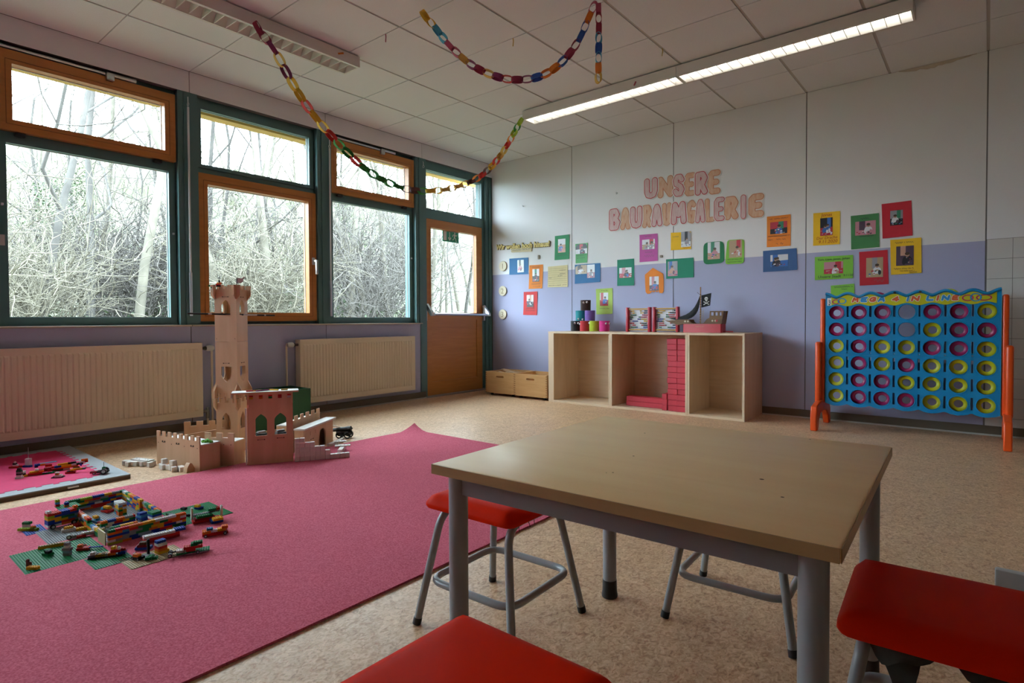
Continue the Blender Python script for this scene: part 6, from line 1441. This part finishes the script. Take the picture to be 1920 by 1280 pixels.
def seg_mesh(name, segs, m, n=3):
    """Tapered branch pieces as one mesh."""
    if not segs: return None
    A = np.array([s[0] for s in segs]); B = np.array([s[1] for s in segs]); r0 = np.array([s[2] for s in segs]); r1 = np.array([s[3] for s in segs])
    D = B-A; D /= np.linalg.norm(D, axis=1)[:,None]+1e-9
    h = np.where(np.abs(D[:,2:3]) < 0.9, np.array([[0,0,1.0]]), np.array([[1.0,0,0]])); X_ = np.cross(D, h); X_ /= np.linalg.norm(X_, axis=1)[:,None]; Y_ = np.cross(D, X_)
    V_ = []
    for base, r in ((A, r0), (B, r1)):
        for k in range(n):
            t = 2*PI*k/n; V_.append(base + (X_*math.cos(t)+Y_*math.sin(t))*r[:,None])
    V_ = np.stack(V_, axis=1).reshape(-1,3); o = np.arange(len(segs))*2*n; F = []
    for k in range(n):
        F.append(np.stack([o+k, o+(k+1)%n, o+n+(k+1)%n, o+n+k], axis=1))
    F = np.concatenate(F)
    me = bpy.data.meshes.new(name); me.vertices.add(len(V_)); me.vertices.foreach_set('co', V_.astype(np.float32).ravel())
    me.loops.add(len(F)*4); me.loops.foreach_set('vertex_index', F.astype(np.int32).ravel()); me.polygons.add(len(F))
    me.polygons.foreach_set('loop_start', (np.arange(len(F))*4).astype(np.int32)); me.polygons.foreach_set('loop_total', np.full(len(F),4,np.int32))
    me.update(); me.validate(); me.materials.append(m)
    for p in me.polygons: p.use_smooth = True
    return me
RMIN = 0.0085
def grow(seed, height, r0, spread=0.5, lean=(0,0), depth=5, kids=(3,4), twig=True):
    R = random.Random(seed); big = []; small = []; tips = []
    def br(p, d, L, r, lev):
        n = 5 if lev < 2 else 4; q = p
        for i in range(n):
            nd = (d + Vector((R.gauss(0,0.17),R.gauss(0,0.17),R.gauss(0,0.10)+0.03))*(0.45 if lev == 0 else 0.8+0.35*lev)).normalized()
            e = q + nd*L/n; ra = r*(1-0.5*i/n); rb = r*(1-0.5*(i+1)/n)
            (big if lev < 2 else small).append((q[:], e[:], ra, rb))
            if lev < depth and i > 0 and (lev < 2 or R.random() < 0.62):
                for _ in range(1 if lev == 0 else R.choice((1,1,2))):
                    a = R.uniform(0, 2*PI); sd = nd.orthogonal().normalized(); sd = (sd*math.cos(a) + nd.cross(sd)*math.sin(a))
                    kd = (nd*R.uniform(0.55,0.95) + sd*R.uniform(spread*0.9, spread*2.2) + Vector((0,0,0.08))).normalized()
                    br(e, kd, L*R.uniform(0.42,0.66), max(RMIN, rb*R.uniform(0.4,0.62)), lev+1)
            q, d = e, nd
        tips.append(q[:])
    br(Vector((0,0,-0.4)), Vector((lean[0],lean[1],1)).normalized(), height, r0, 0)
    return big, small, tips
def leafy(name, pts, m, size, per, seed, spread):
    R = random.Random(seed); V_ = []; F_ = []
    for p in pts:
        for _ in range(per):
            c = Vector(p)+Vector((R.gauss(0,spread),R.gauss(0,spread),R.gauss(0,spread))); a = Vector((R.gauss(0,1),R.gauss(0,1),R.gauss(0,1))).normalized()*size*R.uniform(0.6,1.3); b = a.orthogonal().normalized()*size*0.6; o = len(V_)
            V_ += [(c-a)[:], (c+b)[:], (c+a)[:], (c-b)[:]]; F_.append((o,o+1,o+2,o+3))
    me = bpy.data.meshes.new(name); me.from_pydata(V_, [], F_); me.materials.append(m); return me
TREES = []
for k, (sd, hgt, r0, sp, lean, m1, m2) in enumerate(((1,9.5,0.11,0.45,(0.05,0.1),M_BARK,M_TWIG),(2,8.0,0.085,0.55,(-0.12,0.12),M_BARK2,M_TWIG2),(3,10.5,0.10,0.38,(0.1,-0.15),M_BARK,M_TWIG),(4,7.0,0.07,0.6,(0.2,0.15),M_BARK2,M_TWIG2),(5,11.0,0.10,0.35,(-0.04,-0.06),M_BARK,M_TWIG2),(6,6.0,0.055,0.65,(0.15,-0.2),M_BARK,M_TWIG))):
    b_, s_, tips = grow(sd, hgt, r0, sp, lean, 4); TREES.append((seg_mesh('trunk', b_, m1, 6), seg_mesh('branches', s_, m2, 3), tips))
BUSH = []
for k in range(4):
    R = random.Random(50+k); segs = []
    for s in range(26):
        a = R.uniform(0,2*PI); d = Vector((math.cos(a)*R.uniform(0.2,0.9), math.sin(a)*R.uniform(0.2,0.9), 1)).normalized()
        b_, s_, _ = grow(500+k*40+s, R.uniform(1.2,2.6), R.uniform(0.010,0.018), 0.6, (d.x,d.y), 2)
        off = (R.uniform(-0.7,0.7), R.uniform(-0.7,0.7), 0.25)
        segs += [(tuple(np.add(p,off)), tuple(np.add(q,off)), r_, w_) for p, q, r_, w_ in b_+s_]
    BUSH.append(seg_mesh('stems', segs, (M_TWIG, M_TWIG2)[k % 2], 3))
def dirpos(u, dist):
    """A point on the ground at this distance along the sight line of image column u."""
    a = yaw + math.atan((955.6-u)/1087.85); return (5.0-math.sin(a)*dist, -5.73+math.cos(a)*dist)
def plant_tree(k, x_, y_, rz, s, label, grp=None):
    t = thing('bare_tree', label, 'tree', (x_,y_,ground_h(x_,y_)), rz, grp); t.scale = (s,s,s)
    link('trunk', TREES[k][0], t); link('branches', TREES[k][1], t); return t
def land(u, dist):
    x_, y_ = dirpos(u, dist)
    while x_ > -7.0: dist += 0.5; x_, y_ = dirpos(u, dist)
    return x_, y_
near = [(70,9.5,1,0.3,0.9,'grey bare tree with sweeping limbs at the left of the far left window'),(250,10.5,2,1.1,0.95,'pale bare tree forking upward at the right of the far left window'),(165,13,3,2.0,1.1,'slanting grey bare tree in the middle of the far left window'),(435,12,4,0.7,1.0,'slim grey bare tree at the left of the second window'),(530,13.5,0,4.2,0.95,'lichen yellow bare tree at the right of the second window'),(655,12,2,2.6,0.9,'pale straight trunked tree at the left of the third window'),(700,13.5,4,0.2,0.9,'pale straight trunked tree in the middle of the third window'),(735,11.5,0,1.9,0.8,'pale leaning trunk at the right of the third window'),(835,13,5,3.3,1.0,'thin pale tree at the left of the door glass'),(868,12,3,5.1,0.85,'thin bending pale tree at the right of the door glass')]
for (u, dist, k, rz, s, lab) in near:
    x_, y_ = land(u, dist); plant_tree(k, x_, y_, rz, s, lab)
R = random.Random(77); n_ = 0
for k in range(38):
    u = 40+860*((k*0.618034) % 1.0)**0.75; dist = 15+R.random()**0.8*13; x_, y_ = land(u, dist)
    plant_tree(R.randrange(6), x_, y_, R.uniform(0,6.28), R.uniform(0.55,0.9), 'slender bare tree in the thicket on the slope outside', 'bare trees of the thicket')
for k in range(22):
    u = -40+930*((k*0.754877) % 1.0); dist = 10.5+R.random()*10; x_, y_ = land(u, dist)
    t = thing('bare_shrub', 'leafless scrub bush on the slope outside the windows', 'shrub', (x_,y_,ground_h(x_,y_)), R.uniform(0,6.28), 'leafless scrub bushes'); s = R.uniform(0.7,1.25); t.scale = (s,s,s)
    link('stems', BUSH[k % 4], t)
# ivy clad evergreens and low ivy
ivy = leafy('foliage', [(math.cos(i*2.4)*0.9*(1-i/90.0), math.sin(i*2.4)*0.9*(1-i/90.0), 0.4+i*0.075) for i in range(80)], M_IVY, 0.06, 26, 3, 0.35)
for (u, dist, s, lab) in ((95,18,0.55,'ivy covered evergreen seen at the left of the far left window'),(150,22,0.6,'ivy covered evergreen farther back in the far left window'),(640,24,0.5,'ivy covered evergreen behind the third window'),(450,25,0.5,'ivy covered evergreen behind the second window')):
    x_, y_ = land(u, dist); t = thing('evergreen', lab, 'tree', (x_,y_,ground_h(x_,y_)), u, None); t.scale = (s,s,s)
    link('foliage', ivy, t); link('trunk', TREES[4][0], t)
low = leafy('leaves', [(R.uniform(-1.2,1.2),R.uniform(-1.2,1.2),R.uniform(0,0.35)) for _ in range(60)], M_IVY, 0.05, 7, 4, 0.16)
for k in range(22):
    u = -40+930*((k*0.569) % 1.0); dist = 10.2+R.random()*8; x_, y_ = land(u, dist)
    t = thing('ivy_patch', 'low green ivy patch on the slope outside', 'ivy', (x_,y_,ground_h(x_,y_)), k, 'low ivy patches on the slope'); link('leaves', low, t)
# clusters of dry mauve leaves still hanging on two near trees
for (u, dist, k, sc_, z_, lab) in ((250,10.5,2,0.95,0,'dry mauve leaf clusters hanging in the pale forked tree'),(165,13,3,1.1,0,'dry mauve leaf clusters hanging in the slanting grey tree')):
    x_, y_ = land(u, dist); tp_ = [p for i, p in enumerate(TREES[k][2]) if i % 9 == 0][:90]
    o = tag(link('dry_leaves', leafy('dry_leaves', tp_, M_DEAD, 0.035, 9, k, 0.07), None, (x_,y_,ground_h(x_,y_)), (0,0,1.1 if k == 2 else 2.0)), lab, 'leaves'); o['kind'] = 'stuff'; o.scale = (sc_,sc_,sc_)
